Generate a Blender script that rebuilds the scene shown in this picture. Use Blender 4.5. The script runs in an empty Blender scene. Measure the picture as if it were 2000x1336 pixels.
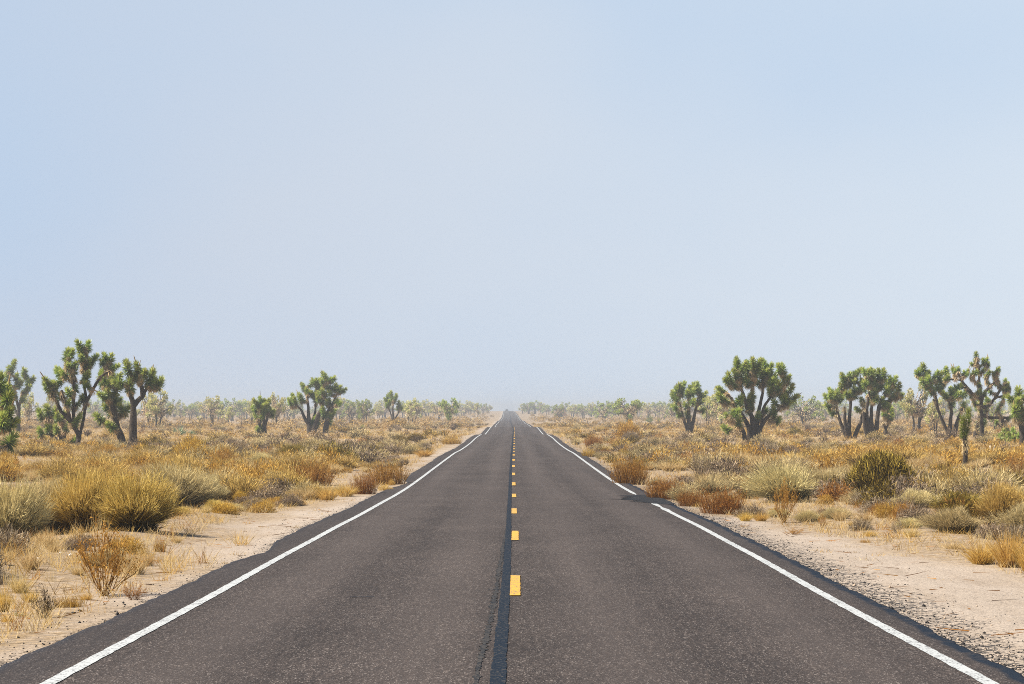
import bpy, math
import numpy as np
from mathutils import Vector, Matrix, Euler

C = bpy.context.scene.collection
S = bpy.context.scene
F, YH = 4722.0, 800.0              # focal length and horizon row, in pixels of the 2000 x 1336 photograph
R = math.radians

# ------------------------------------------------------------------ camera, sky, sun, exposure
cam_d = bpy.data.cameras.new("camera"); cam = bpy.data.objects.new("camera", cam_d); C.objects.link(cam)
cam_d.sensor_width = 36.0; cam_d.lens = 85.0
cam_d.shift_y = 132.0 / 2000.0
cam_d.clip_start = 0.5; cam_d.clip_end = 9000.0
cam.location = (0, 0, 0); cam.rotation_euler = (R(90), 0, 0)
S.camera = cam
SUN_AZ, SUN_EL = -92.0, 50.0       # degrees: azimuth from straight ahead (+Y), positive to the right
sd = Vector((math.sin(R(SUN_AZ)) * math.cos(R(SUN_EL)), math.cos(R(SUN_AZ)) * math.cos(R(SUN_EL)), math.sin(R(SUN_EL))))
ld = bpy.data.lights.new("sun", 'SUN'); lo = bpy.data.objects.new("sun", ld); C.objects.link(lo)
ld.energy = 5.0; ld.angle = R(0.6); ld.color = (1.0, 0.925, 0.795)
lo.rotation_euler = (-sd).to_track_quat('-Z', 'Y').to_euler()
lo.location = sd * 400
w = bpy.data.worlds.new("World"); S.world = w; w.use_nodes = True
nt = w.node_tree; nt.nodes.clear()
def N(t, typ, **k):
    n = t.nodes.new(typ)
    for a, b in k.items(): setattr(n, a, b)
    return n
out = N(nt, 'ShaderNodeOutputWorld'); bg = N(nt, 'ShaderNodeBackground')
sky = N(nt, 'ShaderNodeTexSky', sky_type='NISHITA', sun_disc=False)
sky.sun_elevation = R(SUN_EL); sky.sun_rotation = R(SUN_AZ)
sky.altitude = 1400; sky.air_density = 1.3; sky.dust_density = 0.6; sky.ozone_density = 3.5
# bank of thin fog low over the desert, torn open in places; everything is placed by direction in the world
L = nt.links.new
tc = N(nt, 'ShaderNodeTexCoord')
def wmath(op, a, b=0.0, clamp=False):
    m = N(nt, 'ShaderNodeMath', operation=op, use_clamp=clamp)
    for i, v in enumerate((a, b)):
        if isinstance(v, (int, float)): m.inputs[i].default_value = v
        else: L(v, m.inputs[i])
    return m.outputs[0]
mp = N(nt, 'ShaderNodeMapping'); mp.inputs['Scale'].default_value = (6.0, 1.0, 11.0); mp.inputs['Location'].default_value = (1.35, 0.4, 3.1)
nz = N(nt, 'ShaderNodeTexNoise'); nz.inputs['Scale'].default_value = 1.0; nz.inputs['Detail'].default_value = 4.0; nz.inputs['Roughness'].default_value = 0.5
L(tc.outputs['Generated'], mp.inputs['Vector']); L(mp.outputs['Vector'], nz.inputs['Vector'])
fac = wmath('ADD', .98, wmath('MULTIPLY', wmath('SUBTRACT', nz.outputs['Fac'], .5), .55))
for (ax_, az_, rad_, dep_) in ((-.245, .13, .14, .62), (.088, .170, .08, .36), (.165, .135, .07, .20), (-.08, .20, .10, .30), (.21, .20, .10, .32), (.02, .215, .09, .25)):
    v = N(nt, 'ShaderNodeVectorMath', operation='DISTANCE'); L(tc.outputs['Generated'], v.inputs[0]); v.inputs[1].default_value = Vector((ax_, 1, az_)).normalized()
    fall = N(nt, 'ShaderNodeMapRange', interpolation_type='SMOOTHERSTEP'); L(v.outputs['Value'], fall.inputs['Value'])
    fall.inputs['From Min'].default_value = rad_ * 1.35; fall.inputs['From Max'].default_value = 0; fall.inputs['To Min'].default_value = 0; fall.inputs['To Max'].default_value = dep_
    fac = wmath('SUBTRACT', fac, fall.outputs[0])
sx_ = N(nt, 'ShaderNodeSeparateXYZ'); L(tc.outputs['Generated'], sx_.inputs[0])
top = N(nt, 'ShaderNodeMapRange', interpolation_type='SMOOTHSTEP'); L(sx_.outputs['Z'], top.inputs['Value'])
top.inputs['From Min'].default_value = .18; top.inputs['From Max'].default_value = .33; top.inputs['To Min'].default_value = 1; top.inputs['To Max'].default_value = .03
# fog kept ahead and low; the unseen sky behind left clear to deepen shadows
ahead = N(nt, 'ShaderNodeMapRange', interpolation_type='SMOOTHSTEP'); L(sx_.outputs['Y'], ahead.inputs['Value']); ahead.inputs['From Min'].default_value = .45; ahead.inputs['From Max'].default_value = .85
bank = wmath('MULTIPLY', top.outputs[0], ahead.outputs[0])
fac = wmath('MULTIPLY', fac, bank, True)
fogc = N(nt, 'ShaderNodeMixRGB'); gl = N(nt, 'ShaderNodeMapRange'); L(sx_.outputs['X'], gl.inputs['Value']); gl.inputs['From Min'].default_value = -.2; gl.inputs['From Max'].default_value = .2
L(gl.outputs[0], fogc.inputs['Fac']); fogc.inputs['Color1'].default_value = (5.76, 6.5, 7.7, 1); fogc.inputs['Color2'].default_value = (6.95, 7.8, 8.75, 1)
clear = N(nt, 'ShaderNodeMixRGB'); L(bank, clear.inputs['Fac']); L(sky.outputs['Color'], clear.inputs['Color1']); clear.inputs['Color2'].default_value = (4.8, 6.35, 8.4, 1)
mx = N(nt, 'ShaderNodeMixRGB'); L(fac, mx.inputs['Fac']); L(clear.outputs['Color'], mx.inputs['Color1']); L(fogc.outputs['Color'], mx.inputs['Color2']); L(mx.outputs['Color'], bg.inputs['Color'])
bg.inputs['Strength'].default_value = 0.05
L(bg.outputs['Background'], out.inputs['Surface'])
vs = S.view_settings; S.display_settings.display_device = 'sRGB'
vs.view_transform = 'Standard'; vs.look = 'None'; vs.exposure = 1.0; vs.gamma = 1.0; vs.use_curve_mapping = False
S.cycles.use_denoising = False; S.cycles.pixel_filter_type = 'BLACKMAN_HARRIS'; S.cycles.filter_width = 0.95
S.cycles.max_bounces = 8; S.cycles.diffuse_bounces = 1; S.cycles.transmission_bounces = 4; S.cycles.volume_bounces = 1
S.cycles.sample_clamp_indirect = 6.0

# ------------------------------------------------------------------ helpers
def tag(o, label=None, cat=None, group=None, kind=None):
    for k, v in (('label', label), ('category', cat), ('group', group), ('kind', kind)):
        if v: o[k] = v
    return o

class MB:
    """collects vertices and faces (numpy) and links them as ONE mesh object"""
    def __init__(s): s.V = []; s.Q = []; s.T = []; s.qr = []; s.tr = []; s.qm = []; s.tm = []; s.n = 0
    def add(s, V, Q=None, T=None, r=0.5, m=0):
        V = np.asarray(V, float).reshape(-1, 3)
        for A, L_, lr, lm, k in ((Q, s.Q, s.qr, s.qm, 4), (T, s.T, s.tr, s.tm, 3)):
            if A is None or len(A) == 0: continue
            A = np.asarray(A, np.int64).reshape(-1, k)
            L_.append(A + s.n)
            rr = np.asarray(r[0] if (isinstance(r, tuple) and k == 4) else (r[1] if isinstance(r, tuple) else r), float)
            lr.append(np.broadcast_to(rr, (len(A),)).copy()); lm.append(np.full(len(A), m))
        s.V.append(V); s.n += len(V)
    def mesh(s, name, mats, smooth=False):
        me = bpy.data.meshes.new(name)
        V = np.concatenate(s.V) if s.V else np.zeros((0, 3))
        Q = np.concatenate(s.Q) if s.Q else np.zeros((0, 4), np.int64)
        T = np.concatenate(s.T) if s.T else np.zeros((0, 3), np.int64)
        me.vertices.add(len(V)); me.vertices.foreach_set('co', V.astype(np.float32).ravel())
        nl = Q.size + T.size
        me.loops.add(nl); me.loops.foreach_set('vertex_index', np.concatenate([Q.ravel(), T.ravel()]).astype(np.int32))
        npoly = len(Q) + len(T)
        st = np.concatenate([np.arange(len(Q)) * 4, Q.size + np.arange(len(T)) * 3]).astype(np.int32)
        me.polygons.add(npoly); me.polygons.foreach_set('loop_start', st)
        me.polygons.foreach_set('material_index', np.concatenate(s.qm + s.tm).astype(np.int32))
        if smooth: me.polygons.foreach_set('use_smooth', np.ones(npoly, bool))
        me.update(calc_edges=True)
        a = me.attributes.new('rnd', 'FLOAT', 'FACE'); a.data.foreach_set('value', np.concatenate(s.qr + s.tr).astype(np.float32))
        for m in (mats if isinstance(mats, (list, tuple)) else [mats]): me.materials.append(m)
        return me
    def build(s, name, mats, parent=None, smooth=False):
        return link(name, s.mesh(name, mats, smooth), parent)
def link(name, me, parent=None):
    o = bpy.data.objects.new(name, me); C.objects.link(o)
    if parent: o.parent = parent
    return o
def empty(name, loc):
    o = bpy.data.objects.new(name, None); C.objects.link(o); o.location = loc; o.empty_display_size = 0.3
    return o
def unit(a): return a / np.maximum(np.linalg.norm(a, axis=-1, keepdims=True), 1e-9)

def blades(p0, d, Ln, wd, bend, rng, taper=(1, .8, .12)):
    """n curved tapered blades: returns V, Q, T"""
    n = len(p0); d = unit(d)
    Ln = np.broadcast_to(Ln, (n,))[:, None]; wd = np.broadcast_to(wd, (n,))[:, None]
    sd_ = unit(np.cross(d, rng.normal(size=(n, 3))))
    c1 = p0 + d * Ln * .5 + bend * Ln * .25; c2 = p0 + d * Ln + bend * Ln
    V = np.stack([p0 - sd_ * wd * taper[0] / 2, p0 + sd_ * wd * taper[0] / 2, c1 + sd_ * wd * taper[1] / 2, c1 - sd_ * wd * taper[1] / 2, c2], 1)
    i = np.arange(n)[:, None] * 5
    return V.reshape(-1, 3), i + np.array([0, 1, 2, 3]), i + np.array([3, 2, 4])

def tube(mb, P, rad, sides=7, rng=None, rough=0.0, r=0.5, m=0, cap=True):
    P = np.asarray(P, float); k = len(P); rad = np.broadcast_to(rad, (k,))
    t = unit(np.gradient(P, axis=0)); ref = np.array([0.31, 0.9, 0.2])
    u = unit(np.cross(t, ref)); v = np.cross(t, u)
    a = np.linspace(0, 2 * np.pi, sides, endpoint=False)
    rr = rad[:, None] * np.ones(sides)
    if rng is not None and rough: rr = rr * (1 + rough * rng.normal(size=rr.shape))
    V = P[:, None] + rr[..., None] * (np.cos(a)[None, :, None] * u[:, None] + np.sin(a)[None, :, None] * v[:, None])
    i = np.arange(k - 1)[:, None] * sides; j = np.arange(sides); j2 = (j + 1) % sides
    Q = np.stack([i + j, i + j2, i + sides + j2, i + sides + j], -1).reshape(-1, 4)
    V = V.reshape(-1, 3)
    if cap:
        V = np.vstack([V, P[-1] + t[-1] * rad[-1] * .5]); e = (k - 1) * sides
        T = np.stack([e + j, e + j2, np.full(sides, k * sides)], -1)
    else: T = None
    mb.add(V, Q, T, r, m)

def bez(a, b, c, n=6):
    t = np.linspace(0, 1, n)[:, None]
    return (1 - t) ** 2 * a + 2 * t * (1 - t) * b + t * t * c

def smooth_line(P, n=14):
    """resample a polyline as a Catmull-Rom curve"""
    P = np.asarray(P, float)
    if len(P) == 2: return P[0] + (P[1] - P[0]) * np.linspace(0, 1, max(4, n // 2))[:, None]
    E = np.vstack([2 * P[0] - P[1], P, 2 * P[-1] - P[-2]]); out_ = []
    m = max(2, n // (len(P) - 1))
    for i in range(len(P) - 1):
        t = np.linspace(0, 1, m, endpoint=False)[:, None]
        a, b, c, d = E[i], E[i + 1], E[i + 2], E[i + 3]
        out_.append(.5 * (2 * b + (c - a) * t + (2 * a - 5 * b + 4 * c - d) * t ** 2 + (3 * b - a - 3 * c + d) * t ** 3))
    return np.vstack(out_ + [P[-1:]])

# ------------------------------------------------------------------ materials
def newmat(name):
    m = bpy.data.materials.new(name); m.use_nodes = True; t = m.node_tree; t.nodes.clear()
    return m, t, N(t, 'ShaderNodeOutputMaterial')
def ramp(t, fac, stops, interp='LINEAR'):
    r_ = N(t, 'ShaderNodeValToRGB'); r_.color_ramp.interpolation = interp; e = r_.color_ramp.elements
    while len(e) < len(stops): e.new(0.5)
    for x, (p, c) in zip(e, stops): x.position = p; x.color = (*c, 1) if len(c) == 3 else c
    if fac is not None: t.links.new(fac, r_.inputs['Fac'])
    return r_.outputs['Color']
def noise(t, vec, scale, detail=3, rough=.5, out_='Fac'):
    n = N(t, 'ShaderNodeTexNoise'); n.inputs['Scale'].default_value = scale; n.inputs['Detail'].default_value = detail; n.inputs['Roughness'].default_value = rough
    if vec is not None: t.links.new(vec, n.inputs['Vector'])
    return n.outputs[out_]
def mixc(t, fac, a, b, mode='MIX'):
    m = N(t, 'ShaderNodeMixRGB', blend_type=mode)
    for s_, v in (('Fac', fac), ('Color1', a), ('Color2', b)):
        if isinstance(v, (int, float)): m.inputs[s_].default_value = v
        elif isinstance(v, tuple): m.inputs[s_].default_value = (*v, 1)
        else: t.links.new(v, m.inputs[s_])
    return m.outputs['Color']
def math_(t, op, a, b=0.0, clamp=False):
    m = N(t, 'ShaderNodeMath', operation=op, use_clamp=clamp)
    for i, v in enumerate((a, b)):
        if isinstance(v, (int, float)): m.inputs[i].default_value = v
        else: t.links.new(v, m.inputs[i])
    return m.outputs[0]
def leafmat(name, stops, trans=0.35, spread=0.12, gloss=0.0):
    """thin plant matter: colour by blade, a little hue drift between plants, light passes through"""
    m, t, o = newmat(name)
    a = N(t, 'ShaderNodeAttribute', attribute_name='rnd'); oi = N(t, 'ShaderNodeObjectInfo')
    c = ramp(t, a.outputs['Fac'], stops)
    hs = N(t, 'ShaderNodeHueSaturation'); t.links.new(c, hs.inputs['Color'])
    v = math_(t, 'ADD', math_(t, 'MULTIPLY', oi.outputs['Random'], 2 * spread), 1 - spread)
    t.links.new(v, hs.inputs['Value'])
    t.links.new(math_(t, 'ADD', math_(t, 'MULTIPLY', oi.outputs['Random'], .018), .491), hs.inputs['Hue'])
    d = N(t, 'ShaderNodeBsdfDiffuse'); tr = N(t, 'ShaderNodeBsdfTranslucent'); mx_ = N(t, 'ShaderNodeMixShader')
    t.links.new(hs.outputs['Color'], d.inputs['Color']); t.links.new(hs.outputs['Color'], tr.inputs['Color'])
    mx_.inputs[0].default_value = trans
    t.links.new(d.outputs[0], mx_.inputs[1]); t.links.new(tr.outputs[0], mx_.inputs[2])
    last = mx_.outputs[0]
    if gloss:
        g = N(t, 'ShaderNodeBsdfGlossy'); g.inputs['Roughness'].default_value = .45; g.inputs['Color'].default_value = (1, 1, 1, 1)
        m2 = N(t, 'ShaderNodeMixShader'); m2.inputs[0].default_value = gloss
        t.links.new(last, m2.inputs[1]); t.links.new(g.outputs[0], m2.inputs[2]); last = m2.outputs[0]
    t.links.new(last, o.inputs['Surface'])
    return m
M = {}
M['leaf'] = leafmat('joshua_leaf', [(0, (.026, .042, .008)), (.35, (.185, .285, .040)), (.7, (.44, .52, .09)), (1, (.70, .68, .22))], .30, .12, .05)
M['dead'] = leafmat('dead_leaf', [(0, (.34, .23, .10)), (.45, (.74, .56, .31)), (1, (.88, .74, .50))], .25, .08)
M['broom'] = leafmat('broom_stems', [(0, (.030, .020, .008)), (.35, (.27, .175, .045)), (.7, (.66, .45, .12)), (1, (.84, .62, .22))], .24)
M['sage'] = leafmat('sage_stems', [(0, (.036, .028, .016)), (.4, (.34, .28, .15)), (.7, (.64, .50, .23)), (1, (.82, .66, .34))], .22)
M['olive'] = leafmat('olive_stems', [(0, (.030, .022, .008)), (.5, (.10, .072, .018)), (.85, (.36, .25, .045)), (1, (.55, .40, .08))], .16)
M['straw'] = leafmat('straw_blades', [(0, (.24, .14, .04)), (.5, (.66, .475, .205)), (1, (.84, .69, .39))], .42)
M['gold'] = leafmat('golden_blades', [(0, (.32, .17, .03)), (.5, (.66, .42, .10)), (1, (.82, .60, .22))], .42)
M['orange'] = leafmat('orange_sprays', [(0, (.06, .024, .006)), (.4, (.46, .255, .045)), (1, (.76, .50, .12))], .24)
M['russet'] = leafmat('russet_stems', [(0, (.06, .024, .008)), (.45, (.34, .155, .035)), (1, (.60, .33, .09))], .38)
M['grey'] = leafmat('grey_twigs', [(0, (.030, .021, .014)), (.45, (.22, .16, .105)), (1, (.60, .47, .32))], .18)
M['dark'] = leafmat('dark_twigs', [(0, (.035, .026, .018)), (.6, (.09, .065, .038)), (1, (.22, .16, .07))], .20)
M['yucca'] = leafmat('yucca_swords', [(0, (.13, .19, .10)), (.6, (.22, .30, .17)), (1, (.36, .40, .22))], .22, .12, .04)
M['lime'] = leafmat('young_leaves', [(0, (.09, .12, .018)), (.6, (.21, .25, .035)), (1, (.40, .41, .09))], .35, .12, .03)

def bark():
    m, t, o = newmat('joshua_bark'); tc_ = N(t, 'ShaderNodeTexCoord')
    mp_ = N(t, 'ShaderNodeMapping'); mp_.inputs['Scale'].default_value = (1, 1, .45); t.links.new(tc_.outputs['Object'], mp_.inputs['Vector'])
    vo = N(t, 'ShaderNodeTexVoronoi', feature='DISTANCE_TO_EDGE'); vo.inputs['Scale'].default_value = 15; t.links.new(mp_.outputs[0], vo.inputs['Vector'])
    n1 = noise(t, mp_.outputs[0], 7, 5, .65)
    c = ramp(t, n1, [(.3, (.030, .023, .018)), (.5, (.068, .053, .040)), (.72, (.16, .13, .098))])
    c = mixc(t, ramp(t, vo.outputs['Distance'], [(.0, (1, 1, 1)), (.12, (0, 0, 0))]), c, (.05, .038, .028))
    p = N(t, 'ShaderNodeBsdfPrincipled'); p.inputs['Roughness'].default_value = .95; p.inputs['Specular IOR Level'].default_value = .15
    bp = N(t, 'ShaderNodeBump'); bp.inputs['Strength'].default_value = .9; bp.inputs['Distance'].default_value = .03
    t.links.new(math_(t, 'ADD', vo.outputs['Distance'], n1), bp.inputs['Height'])
    t.links.new(c, p.inputs['Base Color']); t.links.new(bp.outputs[0], p.inputs['Normal']); t.links.new(p.outputs[0], o.inputs['Surface'])
    return m
M['bark'] = bark()
M['palehead'] = leafmat('pale_joshua_leaf', [(0, (.16, .18, .05)), (.4, (.44, .45, .13)), (.75, (.72, .67, .25)), (1, (.86, .76, .42))], .30, .12, .04)
def plain(name, col, rough=.8, spec=.3):
    m, t, o = newmat(name); p = N(t, 'ShaderNodeBsdfPrincipled'); tc_ = N(t, 'ShaderNodeTexCoord')
    n = noise(t, tc_.outputs['Object'], 9, 4)
    t.links.new(mixc(t, ramp(t, n, [(.3, (0, 0, 0)), (.7, (1, 1, 1))]), tuple(x * .75 for x in col), tuple(min(1, x * 1.15) for x in col)), p.inputs['Base Color'])
    p.inputs['Roughness'].default_value = rough; p.inputs['Specular IOR Level'].default_value = spec
    t.links.new(p.outputs[0], o.inputs['Surface']); return m

# ------------------------------------------------------------------ road line and terrain
DZ = np.array([(-120, -1.6), (0, -1.78), (10, -1.85), (16.6, -1.889), (22, -1.94), (26.4, -1.975), (29.5, -1.992), (33, -2.013), (37, -2.048), (43, -2.095), (48.8, -2.158), (54.6, -2.208),
    (59, -2.245), (65, -2.302), (75, -2.355), (88, -2.372), (104, -2.372), (115, -2.37), (129, -2.368), (145, -2.44), (165, -2.475), (180, -2.465), (205, -2.39), (235, -2.44),
    (268, -2.76), (294, -2.67), (337, -2.50), (426, -3.16), (470, -3.10), (517, -3.12), (575, -3.28), (682, -3.18), (768, -3.58), (990, -3.40), (1250, -2.3), (1516, -1.35), (1800, -1.2), (2500, -1.6), (6000, -2.0)])
CX = np.array([(-120, .0), (0, .03), (16, .05), (50, .12), (93, .09), (179, .17), (264, .24), (332, .27), (420, .18), (571, -.12), (676, -.27), (758, -.36), (955, -.5), (1657, -2.1), (6000, -14.)])
def pchip(x, y):
    h = np.diff(x); dl = np.diff(y) / h; m = np.zeros(len(x)); m[0] = dl[0]; m[-1] = dl[-1]
    for i in range(1, len(x) - 1):
        if dl[i - 1] * dl[i] > 0:
            w1, w2 = 2 * h[i] + h[i - 1], h[i] + 2 * h[i - 1]; m[i] = (w1 + w2) / (w1 / dl[i - 1] + w2 / dl[i])
    def f(q):
        q = np.asarray(q, float); i = np.clip(np.searchsorted(x, q) - 1, 0, len(x) - 2); s = (q - x[i]) / h[i]
        return (1 + 2 * s) * (1 - s) ** 2 * y[i] + s * (1 - s) ** 2 * h[i] * m[i] + s * s * (3 - 2 * s) * y[i + 1] + s * s * (s - 1) * h[i] * m[i + 1]
    return f
zroad = pchip(DZ[:, 0], DZ[:, 1]); xroad = pchip(CX[:, 0], CX[:, 1])
_sd = np.arange(-120, 5000, 5.); _sz = zroad(_sd); _k = np.exp(-.5 * (np.arange(-16, 17) / 7.) ** 2); _k /= _k.sum()
_sm = np.convolve(np.pad(_sz, 16, mode='edge'), _k, 'valid')
zsoft = lambda d: np.interp(d, _sd, _sm)
_r = np.random.default_rng(5); _W = [(_r.uniform(0, 2 * np.pi), _r.uniform(0, 2 * np.pi), f_) for f_ in (.11, .17, .31, .53, .9, 1.4)]
def wob(X, Y):
    s = 0
    for a, p, f_ in _W: s = s + np.sin((np.cos(a) * X + np.sin(a) * Y) * f_ * 2.2 + p) / (f_ * 9 + 1)
    return s
def rnoise(d, seed, f0):
    r_ = np.random.default_rng(seed); s = 0
    for k in range(7):
        f_ = f0 * 1.75 ** k; s = s + np.sin(d * f_ + r_.uniform(0, 6.28)) * .75 ** k
    return s / 2.6
def edge_l(d): return 3.23 + .57 + .05 * rnoise(d, 1, .25) + .025 * rnoise(d, 2, 3.) - .22 * np.exp(-((d - 34.5) / 1.8) ** 2) - .34 * np.exp(-((d - 77) / 4.) ** 2)
def edge_r(d): return 3.23 + np.interp(d, [0, 18, 26, 32, 60, 2000], [.34, .36, .40, .45, .46, .44]) + .04 * rnoise(d, 3, .3) + .03 * rnoise(d, 4, 3.) 
def sst(a, b, x): x = np.clip((x - a) / (b - a), 0, 1); return x * x * (3 - 2 * x)
def ground(X, Y, under=True):
    X = np.asarray(X, float); Y = np.asarray(Y, float)
    lat = X - xroad(Y); e = np.where(lat < 0, edge_l(Y), edge_r(Y)); o = np.abs(lat) - e
    f = sst(4, 26, o); z = (1 - f) * zroad(Y) + f * zsoft(Y)
    z = z - .035 - .10 * sst(0, 3.5, o) + .10 * sst(.3, 7, o) * wob(X, Y) + .02 * sst(.1, 1.5, o) * wob(X * 4 + 9, Y * 4)
    z = z + .17 * np.exp(-((lat + 6.6) / 1.0) ** 2) * sst(24, 30, Y) * (1 - sst(48, 58, Y))
    z = z + .10 * np.exp(-((lat - 7.2) / 1.2) ** 2) * sst(26, 34, Y) * (1 - sst(70, 90, Y))
    if under: z = np.where(o < -.06, z - .16, z)
    return z
def dist_at(x, y):
    """distance at which the sight line through photograph pixel (x, y) meets the ground"""
    d = np.geomspace(12, 1600, 3000); gz = ground((x - 1000) * d / F, d, False); rz = -(y - YH) * d / F
    k = np.argmax(gz > rz); return d[k] if gz[k] > rz[k] else 1500.
def spot(x, y, d=None):
    d = dist_at(x, y) if d is None else d
    X = (x - 1000) * d / F; return np.array([X, d, float(ground(X, d, False))])

# road ------------------------------------------------------------
def road_mat():
    m, t, o = newmat('worn_asphalt'); uv = N(t, 'ShaderNodeUVMap', uv_map='road'); sx = N(t, 'ShaderNodeSeparateXYZ'); t.links.new(uv.outputs[0], sx.inputs[0])
    tc_ = N(t, 'ShaderNodeTexCoord'); ob = tc_.outputs['Object']; u = sx.outputs['X']
    mpv = N(t, 'ShaderNodeMapping'); mpv.inputs['Scale'].default_value = (1, .26, 1); t.links.new(ob, mpv.inputs['Vector'])
    vo = N(t, 'ShaderNodeTexVoronoi'); vo.inputs['Scale'].default_value = 125; t.links.new(mpv.outputs[0], vo.inputs['Vector'])
    mpw = N(t, 'ShaderNodeMapping'); mpw.inputs['Scale'].default_value = (1, .10, 1); t.links.new(ob, mpw.inputs['Vector'])
    vw = N(t, 'ShaderNodeTexVoronoi'); vw.inputs['Scale'].default_value = 34; t.links.new(mpw.outputs[0], vw.inputs['Vector'])
    ws = N(t, 'ShaderNodeSeparateColor'); t.links.new(vw.outputs['Color'], ws.inputs[0])
    hs = N(t, 'ShaderNodeSeparateColor'); t.links.new(vo.outputs['Color'], hs.inputs[0])
    stone = ramp(t, hs.outputs[0], [(0, (0.007, 0.006, 0.006)), (.35, (0.022, 0.018, 0.017)), (.66, (0.058, 0.046, 0.042)), (.90, (0.115, 0.093, 0.083)), (.975, (0.340, 0.300, 0.277))])
    n3 = noise(t, ob, 210, 2, .6)
    mpg = N(t, 'ShaderNodeMapping'); mpg.inputs['Scale'].default_value = (1, .22, 1); t.links.new(ob, mpg.inputs['Vector'])
    n5 = noise(t, mpg.outputs[0], 95, 2, .7)
    stone = mixc(t, .25, stone, ramp(t, n3, [(.3, (0.009, 0.008, 0.009)), (.7, (0.130, 0.106, 0.097))]))
    stone = mixc(t, .28, stone, ramp(t, n5, [(.34, (0.006, 0.005, 0.005)), (.5, (0.046, 0.038, 0.035)), (.62, (0.092, 0.075, 0.069)), (.72, (0.266, 0.232, 0.216))]))
    stone = mixc(t, 1.0, stone, ramp(t, ws.outputs[0], [(0, (.80, .80, .81)), (1, (1.16, 1.14, 1.12))]), 'MULTIPLY')
    # long stains and polished wheel paths, stretched along the road
    mp_ = N(t, 'ShaderNodeMapping'); mp_.inputs['Scale'].default_value = (1.6, .025, 1); t.links.new(uv.outputs[0], mp_.inputs['Vector'])
    st = noise(t, mp_.outputs[0], 1.0, 5, .6)
    mp2 = N(t, 'ShaderNodeMapping'); mp2.inputs['Scale'].default_value = (.5, .22, 1); t.links.new(uv.outputs[0], mp2.inputs['Vector'])
    st2 = noise(t, mp2.outputs[0], 1.0, 4, .6)
    k = math_(t, 'ADD', math_(t, 'MULTIPLY', st, .7), math_(t, 'MULTIPLY', st2, .6))
    c = mixc(t, ramp(t, k, [(.50, (0, 0, 0)), (.80, (1, 1, 1))]), mixc(t, .40, stone, (0.013, 0.011, 0.011), 'MIX'), mixc(t, .1, stone, (0.085, 0.069, 0.062)))
    au = math_(t, 'ABSOLUTE', u)
    wheel = math_(t, 'SUBTRACT', 1.0, math_(t, 'MULTIPLY', math_(t, 'ABSOLUTE', math_(t, 'SUBTRACT', math_(t, 'ABSOLUTE', math_(t, 'SUBTRACT', au, 1.62)), .85)), 1.6), True)
    c = mixc(t, math_(t, 'MULTIPLY', wheel, .24), c, (0.107, 0.088, 0.081))
    # outside the edge lines the asphalt is untravelled and darker; the outermost rims blend to blue-black, most at the right
    outr = ramp(t, au, [(0, (0, 0, 0)), (1, (1, 1, 1))])
    od = math_(t, 'MULTIPLY', math_(t, 'SUBTRACT', au, 3.28, True), 6.0, True)
    c = mixc(t, math_(t, 'MULTIPLY', od, .38), c, (0.033, 0.030, 0.032))
    ea = N(t, 'ShaderNodeAttribute', attribute_name='edge')
    en = math_(t, 'MULTIPLY', ea.outputs['Fac'], ramp(t, noise(t, ob, 5, 3), [(.25, (0.148, 0.150, 0.154)), (.5, (1, 1, 1))]))
    c = mixc(t, en, c, (0.009, 0.015, 0.026))
    p = N(t, 'ShaderNodeBsdfPrincipled'); p.inputs['Specular IOR Level'].default_value = .12
    t.links.new(c, p.inputs['Base Color']); p.inputs['Roughness'].default_value = .88
    bp = N(t, 'ShaderNodeBump'); bp.inputs['Strength'].default_value = .55; bp.inputs['Distance'].default_value = .006
    t.links.new(math_(t, 'ADD', vo.outputs['Distance'], n3), bp.inputs['Height']); t.links.new(bp.outputs[0], p.inputs['Normal'])
    t.links.new(p.outputs[0], o.inputs['Surface']); return m
def paint_mat(name, col, wear):
    m, t, o = newmat(name); tc_ = N(t, 'ShaderNodeTexCoord'); ob = tc_.outputs['Object']
    vo = N(t, 'ShaderNodeTexVoronoi'); vo.inputs['Scale'].default_value = 70; t.links.new(ob, vo.inputs['Vector'])
    hs = N(t, 'ShaderNodeSeparateColor'); t.links.new(vo.outputs['Color'], hs.inputs[0])
    n = noise(t, ob, 2.2, 4, .6); k = math_(t, 'ADD', hs.outputs[1], math_(t, 'MULTIPLY', math_(t, 'SUBTRACT', n, .5), 1.1))
    c = mixc(t, ramp(t, k, [(wear, (0, 0, 0)), (wear + .05, (1, 1, 1))]), (.10, .095, .095), mixc(t, noise(t, ob, 12, 3), tuple(x * .82 for x in col), col))
    p = N(t, 'ShaderNodeBsdfPrincipled'); p.inputs['Roughness'].default_value = .6; t.links.new(c, p.inputs['Base Color'])
    bp = N(t, 'ShaderNodeBump'); bp.inputs['Strength'].default_value = .35; bp.inputs['Distance'].default_value = .004
    t.links.new(vo.outputs['Distance'], bp.inputs['Height']); t.links.new(bp.outputs[0], p.inputs['Normal'])
    t.links.new(p.outputs[0], o.inputs['Surface']); return m
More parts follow.
